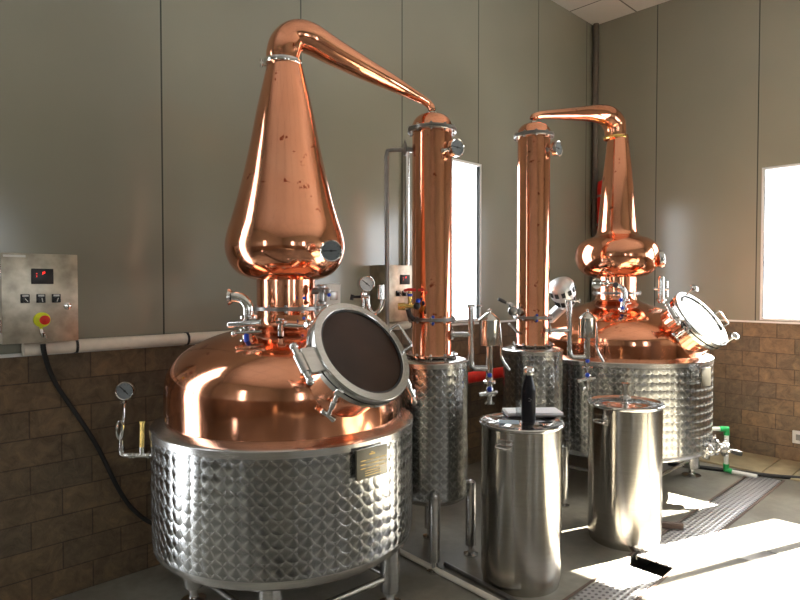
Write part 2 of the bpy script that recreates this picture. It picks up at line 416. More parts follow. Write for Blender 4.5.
W_TOP = 2.60
WINS = {   # name: (wall axis, plane, lo, hi, outward)
    'window_1': (0, WL, 3.32, 4.13, 1, [0.5]),
    'window_2': (1, WR, 0.86, 1.65, 1, []),
    'window_3': (1, WR, -1.15, 0.57, 1, [0.785]),
    'added_window_4': (0, WL, -0.80, 0.22, 1, [0.5], 0.0, 3.3),  # unseen tall opening, added for the highlights on copper and steel
    'added_window_5': (1, WR, -3.2, -1.5, 1, [0.5]),  # unseen, added to let in more sun and bounce light to the ceiling
    'added_window_6': (0, WF, 1.3, 1.75, -1, []), 'added_window_7': (1, WB, 0.6, 1.0, -1, []), 'added_window_8': (0, WF, -0.9, -0.45, -1, []),  # unseen small windows, added as bright spots for the copper to reflect
}
def z_of(v): return (v[6], v[7]) if len(v) > 6 else (BRICK + 0.02, W_TOP)
def holes_of(axis, plane): return [(v[2], v[3], *z_of(v)) for v in WINS.values() if v[0] == axis and v[1] == plane]
add_wall('wall_left', 0, WL, WB - 0.06, WR + 0.06, holes_of(0, WL), 1, [M['panelL'], M['brickL']])
add_wall('wall_right', 1, WR, WF, WL, holes_of(1, WR), 1, [M['panelR'], M['brickR']])
add_wall('wall_front', 0, WF, WB - 0.06, WR + 0.06, holes_of(0, WF), -1, [M['panelL'], M['brickL']])
add_wall('wall_back', 1, WB, WF, WL, holes_of(1, WB), -1, [M['panelR'], M['brickR']])
struct(MB().box(((WB + WR) / 2, (WF + WL) / 2, CZ + 0.06), (WR - WB + 0.24, WL - WF + 0.24, 0.12)).build('ceiling', M['ceil']))

for nm, spec in WINS.items():
    ax, pn, lo, hi, outw, muls = spec[:6]
    (z0, z1), w = z_of(spec), 0.022
    def bx(mb, u0, u1, za, zb, dep=0.04, off=0.018):
        c = ((u0 + u1) / 2, pn + outw * off, (za + zb) / 2) if ax == 0 else (pn + outw * off, (u0 + u1) / 2, (za + zb) / 2)
        sz = (u1 - u0, dep, zb - za) if ax == 0 else (dep, u1 - u0, zb - za)
        return mb.box(c, sz, bev=0.003)
    fm = MB(); bx(fm, lo, lo + w, z0, z1); bx(fm, hi - w, hi, z0, z1); bx(fm, lo + w, hi - w, z0, z0 + w); bx(fm, lo + w, hi - w, z1 - w, z1)
    for q in muls:
        u = lo + (hi - lo) * q; bx(fm, u - 0.03, u + 0.03, z0 + w, z1 - w, 0.04)
    win = struct(fm.build(nm, M['frame'], sharp=30))
    pm = MB(); bx(pm, lo + w, hi - w, z0 + w, z1 - w, 0.004, 0.02); pm.build('window_pane', M['glass'], win)
    ctr = ((lo + hi) / 2, pn + outw * 0.065, (z0 + z1) / 2) if ax == 0 else (pn + outw * 0.065, (lo + hi) / 2, (z0 + z1) / 2)
    portal('daylight_' + nm, ctr, hi - lo, z1 - z0, (0, -outw, 0) if ax == 0 else (-outw, 0, 0))

dm = MB().box((3.0, WF + 0.03, 1.30), (1.5, 0.05, 2.6), bev=0.004); struct(dm.build('added_door_1', M['corner']))  # unseen dark slab, added to give the copper dark streaks to reflect
# floor with the drain trenches cut out: main trench parallel to the left wall, branch towards the front
TY0, TY1, BX0, BX1 = 1.30, 1.53, 3.72, 3.93
KX = WR - 0.62                      # trench ends at the kerb along the right wall
def slab(mb, x0, x1, y0, y1, zt=0.0): mb.box(((x0 + x1) / 2, (y0 + y1) / 2, zt - 0.06), (x1 - x0, y1 - y0, 0.12))
fl = MB()
slab(fl, WB, WR, TY1, WL); slab(fl, WB, BX0, WF, TY0); slab(fl, BX1, WR, WF, TY0); slab(fl, KX, WR, TY0, TY1)
struct(fl.build('floor', M['floor']))
struct(MB().box(((WB + WR) / 2, (TY0 + TY1) / 2, -0.14), (WR - WB, TY1 - TY0 + 0.3, 0.04)).box(((BX0 + BX1) / 2, (WF + TY0) / 2, -0.14), (0.5, TY0 - WF, 0.04)).build('trim_1', M['dark']))
# ochre kerb strip in front of the right wall
kb = MB(); y = WL
for y0, y1 in ((1.47, WL), (1.275, 1.462), (-0.2, 1.267)): kb.box(((WR + KX + 0.06) / 2, (y0 + y1) / 2, 0.008), (WR - KX - 0.06, y1 - y0, 0.016), bev=0.003)
struct(kb.build('trim_2', M['kerb']))
# thin joints and rusty trench edges
jt = MB()
for y_ in (TY0 - 0.008, TY1 + 0.008): jt.box(((BX1 + KX) / 2 if y_ < TY0 else (WB + KX) / 2, y_, 0.001), ((KX - BX1) if y_ < TY0 else (KX - WB), 0.014, 0.006))
jt.box(((WB + BX0) / 2, TY0 - 0.008, 0.001), (BX0 - WB, 0.014, 0.006))
struct(jt.build('trim_3', M['rust']))
# corner downpipe and sill cap
struct(MB().lathe([(0.030, 0.0), (0.030, CZ - 0.01)], 24, Matrix.Translation((WR - 0.05, WL - 0.05, 0))).build('trim_4', M['corner']))
cp = MB(); cp.box(((WB + WR) / 2, WL - 0.008, BRICK + 0.004), (WR - WB - 0.02, 0.014, 0.016)); cp.box((WR - 0.008, (WF + WL) / 2, BRICK + 0.004), (0.014, WL - WF - 0.04, 0.016))
struct(cp.build('trim_5', M['frame']))

# ------------------------------------------------------------------ reusable fittings (local coordinates of their thing)
def bolt_head(mb, p, d, r=0.006): mb.lathe([(r, 0), (r, r), (r * 0.6, r * 1.3), (1e-5, r * 1.3)], 6, frame(p, d))
def ring_flange(parent, c, r0, r1, h, mat='steel', nbolt=0, name='flange', cap=None, d=(0, 0, 1)):
    mb = MB(); f = frame(c, d)
    prof = [(r0, -h), (r1 * 0.985, -h), (r1, -h * 0.8), (r1, -h * 0.15), (r1 * 0.985, -h*0.06), (r1 * 0.97, 0), (r1 * 0.985, h*0.06), (r1, h * 0.15), (r1, h * 0.8), (r1 * 0.985, h), (r0, h)]
    mb.lathe(prof + [(r0, -h)], 56, f, close=False)
    o = mb.build(name, M[mat], parent)
    if nbolt:
        for s in (1, -1):
            bb = MB(); bolt_head(bb, (0, 0, 0), (0, 0, s), 0.0075); first = bb.build('bolt', M[cap or 'dsteel'], o)
            for k in range(nbolt):
                a = 2 * math.pi * (k + .35) / nbolt; rr = (r0 + r1) / 2 + 0.004
                q = first if k == 0 else first.copy()
                if k: COL.objects.link(q)
                q.location = Vector(c) + Vector((rr * math.cos(a), rr * math.sin(a), s * h))
    return o
def gauge(parent, c, d, r, back=0.03, face='dial', name='gauge', stem=None, ang=0.9):
    d = Vector(d).normalized(); f = frame(c, d, (0, 0, 1)); mb = MB()
    mb.lathe([(1e-5, -back), (r * 0.9, -back), (r * 0.97, -back * 0.8), (r, 0.0), (r * 1.0, 0.006), (r * 0.95, 0.009), (r * 0.86, 0.006), (r * 0.86, 0.0)], 36, f, close=False)
    g = mb.build(name, M['chrome'], parent)
    MB().lathe([(1e-5, 0.002), (r * 0.87, 0.002)], 32, f, close=False).build('dial', M[face], g)
    nd = MB(); nd.box(f @ Vector((0.12 * r * math.cos(ang), 0.12 * r * math.sin(ang), 0.0045)), (r * 1.25, r * 0.09, 0.002), rot=f.to_3x3() @ Matrix.Rotation(ang, 3, 'Z'))
    nd.lathe([(1e-5, 0.006), (r * 0.12, 0.006), (r * 0.12, 0.002)], 12, f, close=False)
    for k in range(11):
        a = R_(-135 + 27 * k) + math.pi / 2 - math.pi / 2
        nd.box(f @ Vector((math.cos(a) * r * 0.72, math.sin(a) * r * 0.72, 0.003)), (r * 0.13, r * 0.035, 0.0015), rot=f.to_3x3() @ Matrix.Rotation(a, 3, 'Z'))
    nd.build('needle', M['black'], g)
    if stem is not None:
        MB().tube([Vector(c) - d * back * 0.9, stem], r * 0.22, 12).tube([Vector(stem) + (Vector(c) - Vector(stem)).normalized() * 0.0, Vector(stem) + (Vector(c) - Vector(stem)).normalized() * 0.018], r * 0.42, 6).build('gauge_stem', M['brass'] if face == 'dial' else M['chrome'], g)
    return g
def clamp(mb, c, d, r, nut=True, nd=None):
    f = frame(c, d, nd); mb.lathe([(r * 0.8, -0.011), (r, -0.009), (r * 1.18, -0.006), (r * 1.18, 0.006), (r, 0.009), (r * 0.8, 0.011)], 24, f)
    if nut:
        x = f.to_3x3() @ Vector((1, 0, 0)); y = f.to_3x3() @ Vector((0, 1, 0)); p = Vector(c) + x * r * 1.25
        mb.tube([p - y * 0.004, p + y * r * 0.9], 0.0045, 8); q = p + y * r * 0.9
        mb.tube([q - x * 0.013, q, q + x * 0.013], [0.0035, 0.006, 0.0035], 8)
def lever(parent, p0, p1, name='lever', mat='dsteel', grip='rubber', r=0.006):
    h = MB().tube([p0, Vector(p0).lerp(Vector(p1), 0.45)], r * 0.8, 10).ball(p0, r * 1.9, 10).build(name, M[mat], parent)
    MB().tube([Vector(p0).lerp(Vector(p1), 0.4), Vector(p0).lerp(Vector(p1), 0.7), p1], [r, r * 1.3, r * 1.1], 10).build('lever_grip', M[grip], h); return h

def manway(parent, c, n, R=0.25, collar_len=0.26, hinge_a=-116, handle_a=69, bolts=((-75, 0.13, 0.04), (44, 0.06, 0.12)), e1=None, glass='smoke', topbolts=(), copper_r=0.84):
    n = Vector(n).normalized(); f = frame(c, n, e1)
    def Lp(a, r, z): a = R_(a); return f @ Vector((r * math.cos(a), r * math.sin(a), z))
    man = MB().lathe([(R * copper_r * 1.16, -collar_len), (R * copper_r * 1.03, -collar_len * 0.86), (R * copper_r * 0.99, -collar_len * 0.72), (R * copper_r, -0.05)], 64, f, close=False).build('manway', M['copper'], parent)
    MB().lathe([(R * 0.8, -0.052), (R * 0.985, -0.052), (R * 0.985, -0.030), (R * 0.8, -0.030)], 64, f, close=False).build('manway_collar', M['chrome'], man)
    MB().lathe([(R * 0.8, -0.030), (R * 0.955, -0.030), (R * 0.955, -0.022), (R * 0.8, -0.022)], 64, f, close=False).build('gasket', M['rubber'], man)
    MB().lathe([(R * 0.8, -0.022), (R * 0.985, -0.022), (R, -0.018), (R, 0.006), (R * 0.985, 0.011), (R * 0.865, 0.013), (R * 0.85, 0.010), (R * 0.85, -0.022)], 72, f, close=False).build('manway_lid', M['steel'], man)
    MB().lathe([(R * 0.85, -0.002), (R * 0.85, 0.006), (R * 0.818, 0.006), (R * 0.818, -0.002)], 72, f, close=False).build('glass_seal', M['rubber'], man)
    MB().lathe([(1e-5, 0.0025), (R * 0.5, 0.0025), (R * 0.84, 0.001), (R * 0.84, -0.012)], 72, f, close=False).build('sight_glass', M[glass], man)
    # hinge: welded plate and hinge pin
    hb = MB(); r3 = f.to_3x3() @ Matrix.Rotation(R_(hinge_a), 3, 'Z')
    hb.box(Lp(hinge_a, R * 1.10, -0.012), (R * 0.34, R * 0.46, 0.030), rot=r3, bev=0.005)
    t = r3 @ Vector((0, 1, 0)); hc = Lp(hinge_a, R * 1.30, -0.02)
    hb.tube([hc - t * R * 0.30, hc + t * R * 0.30], 0.013, 16).ball(hc - t * R * 0.32, 0.017).ball(hc + t * R * 0.32, 0.017)
    hb.tube([hc - t * R * 0.16, hc + t * R * 0.16], 0.020, 16)
    hb.box(Lp(hinge_a, R * 1.14, -0.045), (R * 0.30, R * 0.20, 0.018), rot=r3, bev=0.004)
    pl(hb.build('hinge', M['steel'], man), 'steel hinge block with round pin')
    ha = MB(); t = f.to_3x3() @ Matrix.Rotation(R_(handle_a), 3, 'Z') @ Vector((0, 1, 0)); hc = Lp(handle_a, R * 0.93, 0.010); up = n * 0.040 + (f.to_3x3() @ Matrix.Rotation(R_(handle_a), 3, 'Z') @ Vector((1, 0, 0))) * 0.02
    ha.tube([hc - t * R * 0.24, hc - t * R * 0.24 + up * 0.9, hc - t * R * 0.20 + up, hc + t * R * 0.20 + up, hc + t * R * 0.24 + up * 0.9, hc + t * R * 0.24], 0.0065, 12)
    ha.build('lid_handle', M['steel'], man)
    for a, ln, ex in bolts:
        bb = MB(); p = Lp(a, R * 0.98, -0.04); q = p - n * ln + (f.to_3x3() @ Vector((1, 0, 0))) * ex
        bb.tube([p, p.lerp(q, .35), p.lerp(q, .36), p.lerp(q, .62), p.lerp(q, .63), q], [0.010, 0.010, 0.015, 0.015, 0.009, 0.011], 12).box(Lp(a, R * 0.99, -0.03), (0.03, 0.03, 0.035), rot=f.to_3x3() @ Matrix.Rotation(R_(a), 3, 'Z'), bev=0.004)
        t2 = f.to_3x3() @ Matrix.Rotation(R_(a), 3, 'Z') @ Vector((0, 1, 0))
        bb.tube([q - t2 * 0.034, q - t2 * 0.03, q - t2 * 0.008, q + t2 * 0.008, q + t2 * 0.03, q + t2 * 0.034], [0.010, 0.014, 0.010, 0.010, 0.014, 0.010], 10)
        bb.build('clamp_bolt', M['chrome'], man)
    for a in topbolts:
        bb = MB(); p = Lp(a, R * 1.03, -0.03); q = Lp(a, R * 1.03, 0.05)
        bb.tube([p, q], 0.008, 10); bb.lathe([(1e-5, 0), (0.022, 0.002), (0.032, 0.012), (0.032, 0.022), (0.018, 0.034), (1e-5, 0.036)], 18, frame(q, n)); bb.build('clamp_knob', M['chrome'], man)
    return man

# ------------------------------------------------------------------ pot still
def jacket_parts(root, Rj, zb, zt, Rd, band_t=0.035, band_b=0.055):
    j = MB().lathe([(Rj, zb + band_b), (Rj, zt - band_t)], 96, close=False).build('jacket', M['quilt'], root); pl(j, 'jacket skin of circle-brushed steel')
    MB().lathe([(Rj, zt - band_t), (Rj + 0.004, zt - band_t), (Rj + 0.005, zt - 0.006), (Rj - 0.002, zt), (Rj - 0.015, zt + 0.003), (Rd + 0.01, zt + 0.018), (Rd - 0.01, zt + 0.02)], 96, close=False).build('jacket_top', M['steel'], root)
    MB().lathe([(1e-5, zb - 0.02), (Rj * 0.5, zb - 0.015), (Rj * 0.90, zb), (Rj * 0.965, zb + 0.010), (Rj * 0.99, zb + 0.025), (Rj, zb + band_b), ], 96, close=False).build('jacket_bottom', M['steel'], root)
def leg(root, x, y, z1, r, name='leg'):
    mb = MB().lathe([(r, 0.075), (r, z1)], 24, Matrix.Translation((x, y, 0)))
    l = mb.build(name, M['dsteel'] if False else M['steel'], root)
    MB().lathe([(r * 1.25, 0.0), (r * 1.25, 0.010), (r * 0.5, 0.020), (r * 0.42, 0.03), (r * 0.42, 0.076)], 20, Matrix.Translation((x, y, 0))).build('levelling_foot', M['chrome'], l)
    return l

def make_still(name, label, cx, cy, S):
    root = thing(name, label, 'still', world_of(cx, cy), PHI, 'copper pot stills')
    O = Vector((cx, cy, 0))
    L = lambda px, py, Y: P(px, py, Y) - O
    jacket_parts(root, S['Rj'], S['zb'], S['zt'], S['Rd'])
    for x, y in S['legs']: leg(root, x, y, S['zb'] + 0.03, S['leg_r'])
    lg = S['legs']
    st = MB()
    for i in range(4): a, b_ = lg[i], lg[(i + 1) % 4]; st.tube([(a[0], a[1], 0.14), (b_[0], b_[1], 0.14)], 0.016, 12)
    st.build('stretcher', M['steel'], root)
    MB().lathe(smooth_prof(S['dome'], 5), 96, close=False).build('pot', M['copper'], root, sharp=60)
    MB().lathe(S['neck'], 64, close=False).build('neck', M['copper'], root)
    ring_flange(root, (0, 0, S['fz']), S['nr'] - 0.004, S['nr'] + 0.030, 0.009, 'dsteel', 12, 'neck_flange')
    MB().lathe(smooth_prof(S['head'], 6), 96, close=False).build('still_head', M['copper_spot'], root, sharp=60)
    return root, L

# still 1
C1 = (P(286, 300, 2.9).x, 2.9)
s1 = dict(Rj=0.612, zb=0.342, zt=0.912, Rd=0.558, leg_r=0.048, nr=0.139, fz=zp(308, 2.9) + 0.0,
    legs=[(-0.46, 0.0), (0.02, -0.47), (0.505, -0.04), (0.0, 0.46)],
    dome=[(0.557, 0.925), (0.558, 0.98), (0.558, 1.05), (0.553, 1.11), (0.535, 1.165), (0.49, 1.222), (0.43, 1.265), (0.34, 1.305), (0.24, 1.335), (0.175, 1.350), (0.15, 1.37), (0.139, 1.41)],
    neck=[(0.139, 1.39), (0.139, 1.62)],
    head=[(0.137, 1.575), (0.16, 1.578), (0.215, 1.60), (0.262, 1.65), (0.284, 1.72), (0.277, 1.79), (0.250, 1.88), (0.222, 1.98), (0.19, 2.11), (0.162, 2.24), (0.135, 2.38), (0.108, 2.50), (0.085, 2.60), (0.080, 2.62)])
still1, L1 = make_still('copper_pot_still', 'large copper pot still nearest the camera with tall conical head', C1[0], C1[1], s1)
# tilted manway with smoked glass
nrm1 = Vector((0.593, -0.545, 0.593)); e11 = Vector((0.707, 0, -0.707))
c_m1 = L1(362.5, 351, 2.45)
manway(still1, c_m1, nrm1, 0.236, 0.30, -116, 69, ((-80, 0.127, 0.04), (38, 0.06, 0.125), (160, 0.12, -0.02)), e1=e11)
# swan neck from the head to the first condenser
CN1 = (P(431.8, 300, 3.42).x, 3.42)
def arm(root, L, pts, name='lyne_arm', mat='copper_spot'):
    P3 = [L(x, y, Y) for x, y, Y, r in pts]; RR = [r * Y / F_PX for x, y, Y, r in pts]
    return MB().tube(P3, RR, 40, smooth=6, cap=False).build(name, M[mat], root, sharp=70)
arm(still1, L1, [(283, 66, 2.9, 16), (283, 56, 2.9, 16.5), (285.5, 46, 2.9, 16.5), (292, 38.5, 2.92, 16), (301, 36, 2.93, 15.5), (313, 40, 2.95, 15), (330, 50, 3.0, 13.5), (360, 66.5, 3.1, 11), (390, 82, 3.22, 8), (412, 94, 3.33, 5.5), (423, 100, 3.39, 4.2), (429, 104.5, 3.42, 3.8), (431.6, 108.6, 3.42, 3.8), (431.9, 110.6, 3.42, 3.6)])
zt1 = L1(283, 64, 2.9).z
ring_flange(still1, (L1(283, 64, 2.9).x, 0, zt1), 0.076, 0.094, 0.011, 'chrome', 0, 'head_clamp')
cm = MB(); p = L1(268, 64, 2.88); cm.tube([p, p + Vector((-0.035, -0.01, 0.0))], 0.010, 8).tube([p + Vector((-0.03, -0.01, -0.018)), p + Vector((-0.03, -0.01, 0.018))], 0.007, 8)
cm.build('clamp_nut', M['chrome'], still1)
# thermometer on the head
gauge(still1, L1(331, 251, 2.60), (0.18, -1, 0.05), 0.048, 0.03, 'dialdark', 'thermometer', stem=L1(325, 251, 2.72), ang=1.6)
# vent elbow with valve, left of the neck
ve = MB(); Yv = 2.62
ve.tube([L1(230.5, 297, Yv), L1(236, 297, Yv), L1(243, 299.5, Yv), L1(247.5, 306, Yv), L1(248, 313, Yv), L1(248, 319, Yv)], 0.0235, 18, smooth=4)
ve.tube([L1(229, 297, Yv), L1(231.5, 297, Yv)], [0.037, 0.030], 20)
ve.build('vent_elbow', M['chrome'], still1)
MB().tube([L1(229.2, 297, Yv - .002), L1(228.4, 297, Yv - .004)], 0.026, 18).build('elbow_mouth', M['black'], still1)
vv = MB(); clamp(vv, L1(248, 317, Yv), (0, 0, 1), 0.034); vv.tube([L1(247.5, 318, Yv), L1(247, 345, Yv)], 0.022, 16); clamp(vv, L1(247, 330, Yv), (0, 0, 1), 0.032); clamp(vv, L1(246.5, 341, Yv), (0, 0, 1), 0.028)
vv.ball(L1(234, 333.5, Yv - .03), 0.014); vv.tube([L1(234, 333.5, Yv - .03), L1(262, 331.5, Yv - .03)], 0.009, 10)
vb = vv.build('vent_valve', M['chrome'], still1)
MB().tube([L1(228, 324.5, Yv - .04), L1(229, 324.5, Yv - .04), L1(258, 323, Yv - .04), L1(262, 322.5, Yv - .04)], [0.012, 0.015, 0.015, 0.019], 14).build('valve_handle', M['steel'], vb)
MB().tube([L1(246.5, 334, Yv - .03), L1(246.5, 341.5, Yv - .03)], 0.011, 12).build('valve_cap', M['blue'], vb)
# spray-ball inlet right of the elbow and cross pipe
iv = MB(); Yi = 2.62
iv.tube([L1(281, 318, Yi), L1(280.5, 336, Yi)], 0.014, 12); clamp(iv, L1(281, 322, Yi), (0, 0, 1), 0.020)
iv.tube([L1(281, 325.5, Yi), L1(312, 326.5, Yi)], [0.010, 0.008], 12); iv.tube([L1(288, 325.5, Yi), L1(298, 326, Yi)], 0.013, 12); clamp(iv, L1(306, 326.3, Yi), (1, 0, 0), 0.016)
iv.build('wash_inlet', M['chrome'], still1)
nr_ = MB(); Yn = 2.82
nr_.tube([L1(312, 291, Yn), L1(322, 291, Yn)], 0.016, 12); nr_.tube([L1(321, 285, Yn), L1(321, 304, Yn)], 0.016, 12); clamp(nr_, L1(321, 287, Yn), (0, 0, 1), 0.020); clamp(nr_, L1(321, 303, Yn), (0, 0, 1), 0.020); nr_.ball(L1(327, 291, Yn - .02), 0.018)
rv = nr_.build('reflux_valve', M['dsteel'], still1)
MB().ball(L1(329, 295, Yn - .03), 0.009).build('valve_cap', M['blue'], rv)
for (bx_, by_) in ((304, 298), (304, 318)): MB().ball(L1(bx_, by_, 2.755), 0.008).build('bolt_cap', M['blue'], still1)
# pressure gauge behind the manway with U pipe
Yg = 3.0
gg = MB(); gg.tube([L1(363.5, 292, Yg), L1(363.5, 330, Yg)], 0.011, 12); gg.tube([L1(367.5, 296, Yg), L1(368, 305, Yg), L1(371, 312, Yg), L1(376, 313, Yg), L1(381, 308, Yg), L1(383, 299, Yg)], 0.011, 12, smooth=3)
gg.tube([L1(381, 299, Yg), L1(381, 285, Yg)], 0.017, 14); gg.tube([L1(361, 297, Yg), L1(369, 297, Yg)], 0.012, 10); clamp(gg, L1(363.5, 294, Yg), (0, 0, 1), 0.015, False)
gp = gg.build('relief_pipe', M['chrome'], still1)
MB().tube([L1(362, 297, Yg), L1(353, 297, Yg)], 0.007, 8).tube([L1(352.5, 294.5, Yg), L1(351.5, 300, Yg)], 0.010, 8).build('tap_handle', M['black'], gp)
gauge(gp, L1(366.5, 283.7, Yg - .02), (0.35, -1, 0.03), 0.040, 0.05, 'dial', 'pressure_gauge')
# side gauge line on the left of the jacket
Ys = 2.90
sg = MB(); sg.tube([L1(155, 455, Ys), L1(126, 455, Ys), L1(122, 453, Ys), L1(121.5, 447, Ys), L1(121.5, 440, Ys)], [0.013, 0.013, 0.014, 0.013, 0.010], 12, smooth=2)
sg.tube([L1(121.5, 442, Ys)] + [L1(121.5 - 3.2 * math.sin(t * math.pi * 2 / 14) - 1.5, 430 + 9 * math.cos(t * math.pi * 2 / 14), Ys + 0.006 * math.cos(t)) for t in range(15)] + [L1(123, 421, Ys), L1(124, 412, Ys), L1(124, 401, Ys)], 0.0065, 8, smooth=2)
sg.tube([L1(142, 455, Ys), L1(142, 447, Ys)], 0.013, 12)
for x_ in (131, 134.5, 149): sg.lathe([(0.018, -0.006), (0.018, 0.006)], 8, frame(L1(x_, 455, Ys), (1, 0, 0)))
sg.lathe([(0.016, -0.006), (0.016, 0.008)], 8, frame(L1(121.5, 449, Ys), (0, 0, 1))); sg.lathe([(0.013, -0.006), (0.013, 0.006)], 8, frame(L1(124, 402, Ys), (0, 0, 1)))
sp = sg.build('gauge_line', M['chrome'], still1)
MB().tube([L1(142, 447, Ys), L1(142.5, 421, Ys)], 0.0115, 6).lathe([(0.015, 0), (0.015, 0.01)], 6, frame(L1(142.5, 423, Ys), (0, 0, 1))).build('safety_valve', M['brass'], sp)
gauge(sp, L1(125, 391, Ys - .01), (0.05, -1, 0.05), 0.045, 0.035, 'dialdark', 'steam_gauge', ang=0.8)

def nameplate(root, L, C, Rj, px, py, w, h, name='nameplate', off=0.02, text=True):
    k = (px - 400) / F_PX; cx, cy = C; Rr = Rj + off
    A = k * k + 1; B = -2 * (k * cx + cy); Cc = cx * cx + cy * cy - Rr * Rr
    Y = (-B - math.sqrt(max(0, B * B - 4 * A * Cc))) / (2 * A); c = L(px, py, Y); d = Vector((c.x, c.y, 0)).normalized()
    f = frame(c, d, Vector((0, 0, 1)).cross(d)); r3 = f.to_3x3()
    pn = MB().box(c, (w, h, 0.006), rot=r3, bev=0.0015).build(name, M['plate'], root)
    MB().box(c - d * 0.014, (w * 0.8, h * 0.5, 0.022), rot=r3).box(c - d * 0.0045 , (w * 1.04, h * 1.03, 0.004), rot=r3).build('plate_bracket', M['chrome'], pn)
    if text:
        t = MB(); rnd = random.Random(3)
        def dash(x, y, ww, hh=0.0022): t.box(f @ Vector((x, y, 0.0036)), (ww, hh, 0.0012), rot=r3)
        for x in (-0.014, -0.006, 0.002, 0.010): dash(x, h * 0.30, 0.006, 0.006)
        dash(-0.002, h * 0.36, 0.012, 0.003)
        for row in range(3):
            y = h * (0.12 - row * 0.13); dash(-w * 0.30, y, w * 0.17, 0.0032); x = -w * 0.17
            while x < w * 0.08: q = rnd.uniform(0.003, 0.008); dash(x + q / 2, y, q); x += q + 0.002
            dash(w * 0.16, y, w * 0.11, 0.003); x = w * 0.25
            while x < w * 0.42: q = rnd.uniform(0.003, 0.007); dash(x + q / 2, y, q); x += q + 0.002
        for row in range(3):
            y = -h * (0.24 + row * 0.08); x = -w * 0.24
            while x < w * 0.24: q = rnd.uniform(0.003, 0.009); dash(x + q / 2, y, q); x += q + 0.002
        t.build('engraved_text', M['gold'], pn)
    return pn
nameplate(still1, L1, C1, s1['Rj'], 372, 462, 0.165, 0.122)

# still 2
C2 = ((616.5 - 400) / F_PX * 4.8, 4.8)
s2 = dict(Rj=0.695, zb=0.30, zt=1.01, Rd=0.64, leg_r=0.058, nr=0.155, fz=zp(293, 4.8),
    legs=[(-0.62, 0.0), (0.0, -0.60), (0.63, 0.02), (0.0, 0.60)],
    dome=[(0.64, 1.02), (0.64, 1.08), (0.638, 1.14), (0.625, 1.185), (0.58, 1.24), (0.50, 1.295), (0.37, 1.355), (0.25, 1.395), (0.19, 1.415), (0.165, 1.435), (0.155, 1.465)],
    neck=[(0.155, 1.45), (0.155, 1.66)],
    head=[(0.153, 1.612), (0.18, 1.615), (0.24, 1.632), (0.29, 1.675), (0.318, 1.74), (0.322, 1.80), (0.30, 1.87), (0.245, 1.915), (0.19, 1.935), (0.162, 1.955), (0.15, 2.0), (0.132, 2.2), (0.112, 2.42), (0.090, 2.62), (0.078, 2.74)])
still2, L2 = make_still('copper_pot_still', 'farther copper pot still at back right with squat bulb below its neck', C2[0], C2[1], s2)
n2 = Vector((0.493, -0.60, 0.62)).normalized()
c_m2 = L2(701, 319, 4.27); e12 = n2.cross(Vector((0, 0, 1))).normalized()
v2 = (P(702, 319, 4.27) - Vector((0, 0, CAM_H))).normalized()
e12 = n2.cross(v2).normalized()
if e12.z > 0: e12 = -e12
manway(still2, c_m2, n2, 0.238, 0.26, -116, 69, ((-90, 0.09, 0.0),), e1=e12, glass='chrome', topbolts=(145, 20))
arm(still2, L2, [(615, 140, 4.8, 9.6), (615.2, 131, 4.8, 10.4), (613.5, 123, 4.79, 11.0), (608, 116.8, 4.75, 10.6), (600, 114, 4.7, 9.0), (588, 113.6, 4.6, 7.6), (572, 114, 4.42, 6.2), (555, 114.5, 4.25, 4.9), (542, 115, 4.14, 4.0), (536, 116.2, 4.1, 3.6), (533.4, 117.6, 4.1, 3.5), (533.2, 119.0, 4.1, 3.2)])
ring_flange(still2, (L2(615.5, 138, 4.8).x, 0, L2(615, 138, 4.8).z), 0.070, 0.092, 0.010, 'brass', 0, 'head_clamp')
gauge(still2, L2(661.5, 259, 4.62), (1.0, -0.12, 0.1), 0.066, 0.03, 'dial', 'thermometer', stem=L2(651, 260.5, 4.70))
e2 = MB(); Y2 = 4.45
e2.tube([L2(616.5, 285.5, Y2), L2(620, 287, Y2), L2(623.5, 291, Y2), L2(624, 297, Y2), L2(624, 301, Y2)], 0.024, 16, smooth=3)
e2.build('vent_elbow', M['chrome'], still2)
MB().tube([L2(616.3, 285.3, Y2 - .004), L2(615.5, 285.0, Y2 - .012)], 0.021, 14).build('elbow_mouth', M['black'], still2)
e3 = MB(); e3.tube([L2(624, 300, Y2), L2(622, 318, Y2)], 0.022, 14); clamp(e3, L2(624, 300, Y2), (0, 0, 1), 0.034); clamp(e3, L2(623, 309, Y2), (0, 0, 1), 0.030); e3.tube([L2(623, 305, Y2), L2(631, 303, Y2)], 0.009, 10)
ev = e3.build('vent_valve', M['chrome'], still2)
MB().ball(L2(621, 300, Y2 - .03), 0.015).ball(L2(622.5, 308, Y2 - .03), 0.014).build('valve_cap', M['blue'], ev)
sc_ = MB(); f = frame(L2(597, 283.5, 4.55), (-0.25, -1, 0.05)); sc_.lathe([(1e-5, 0.0), (0.026, 0.0), (0.040, 0.006), (0.040, -0.02), (0.028, -0.03), (0.028, -0.12)], 24, f, close=False)
sc_.tube([L2(600, 283.5, 4.6), L2(612, 283.5, 4.62)], 0.022, 14); clamp(sc_, L2(607, 283.5, 4.60), (1, 0, 0), 0.034); sc_.build('side_port', M['chrome'], still2)
rp = MB(); Yr = 4.75; rp.tube([L2(661, 303, Yr), L2(661, 279, Yr)], 0.026, 16); rp.ball(L2(661, 279, Yr), 0.027); rp.tube([L2(667, 297, Yr), L2(667, 281, Yr)], 0.010, 10); rp.tube([L2(654, 289, Yr), L2(668, 289, Yr)], 0.012, 10); clamp(rp, L2(661, 300, Yr), (0, 0, 1), 0.034)
rp.build('relief_valve', M['chrome'], still2)
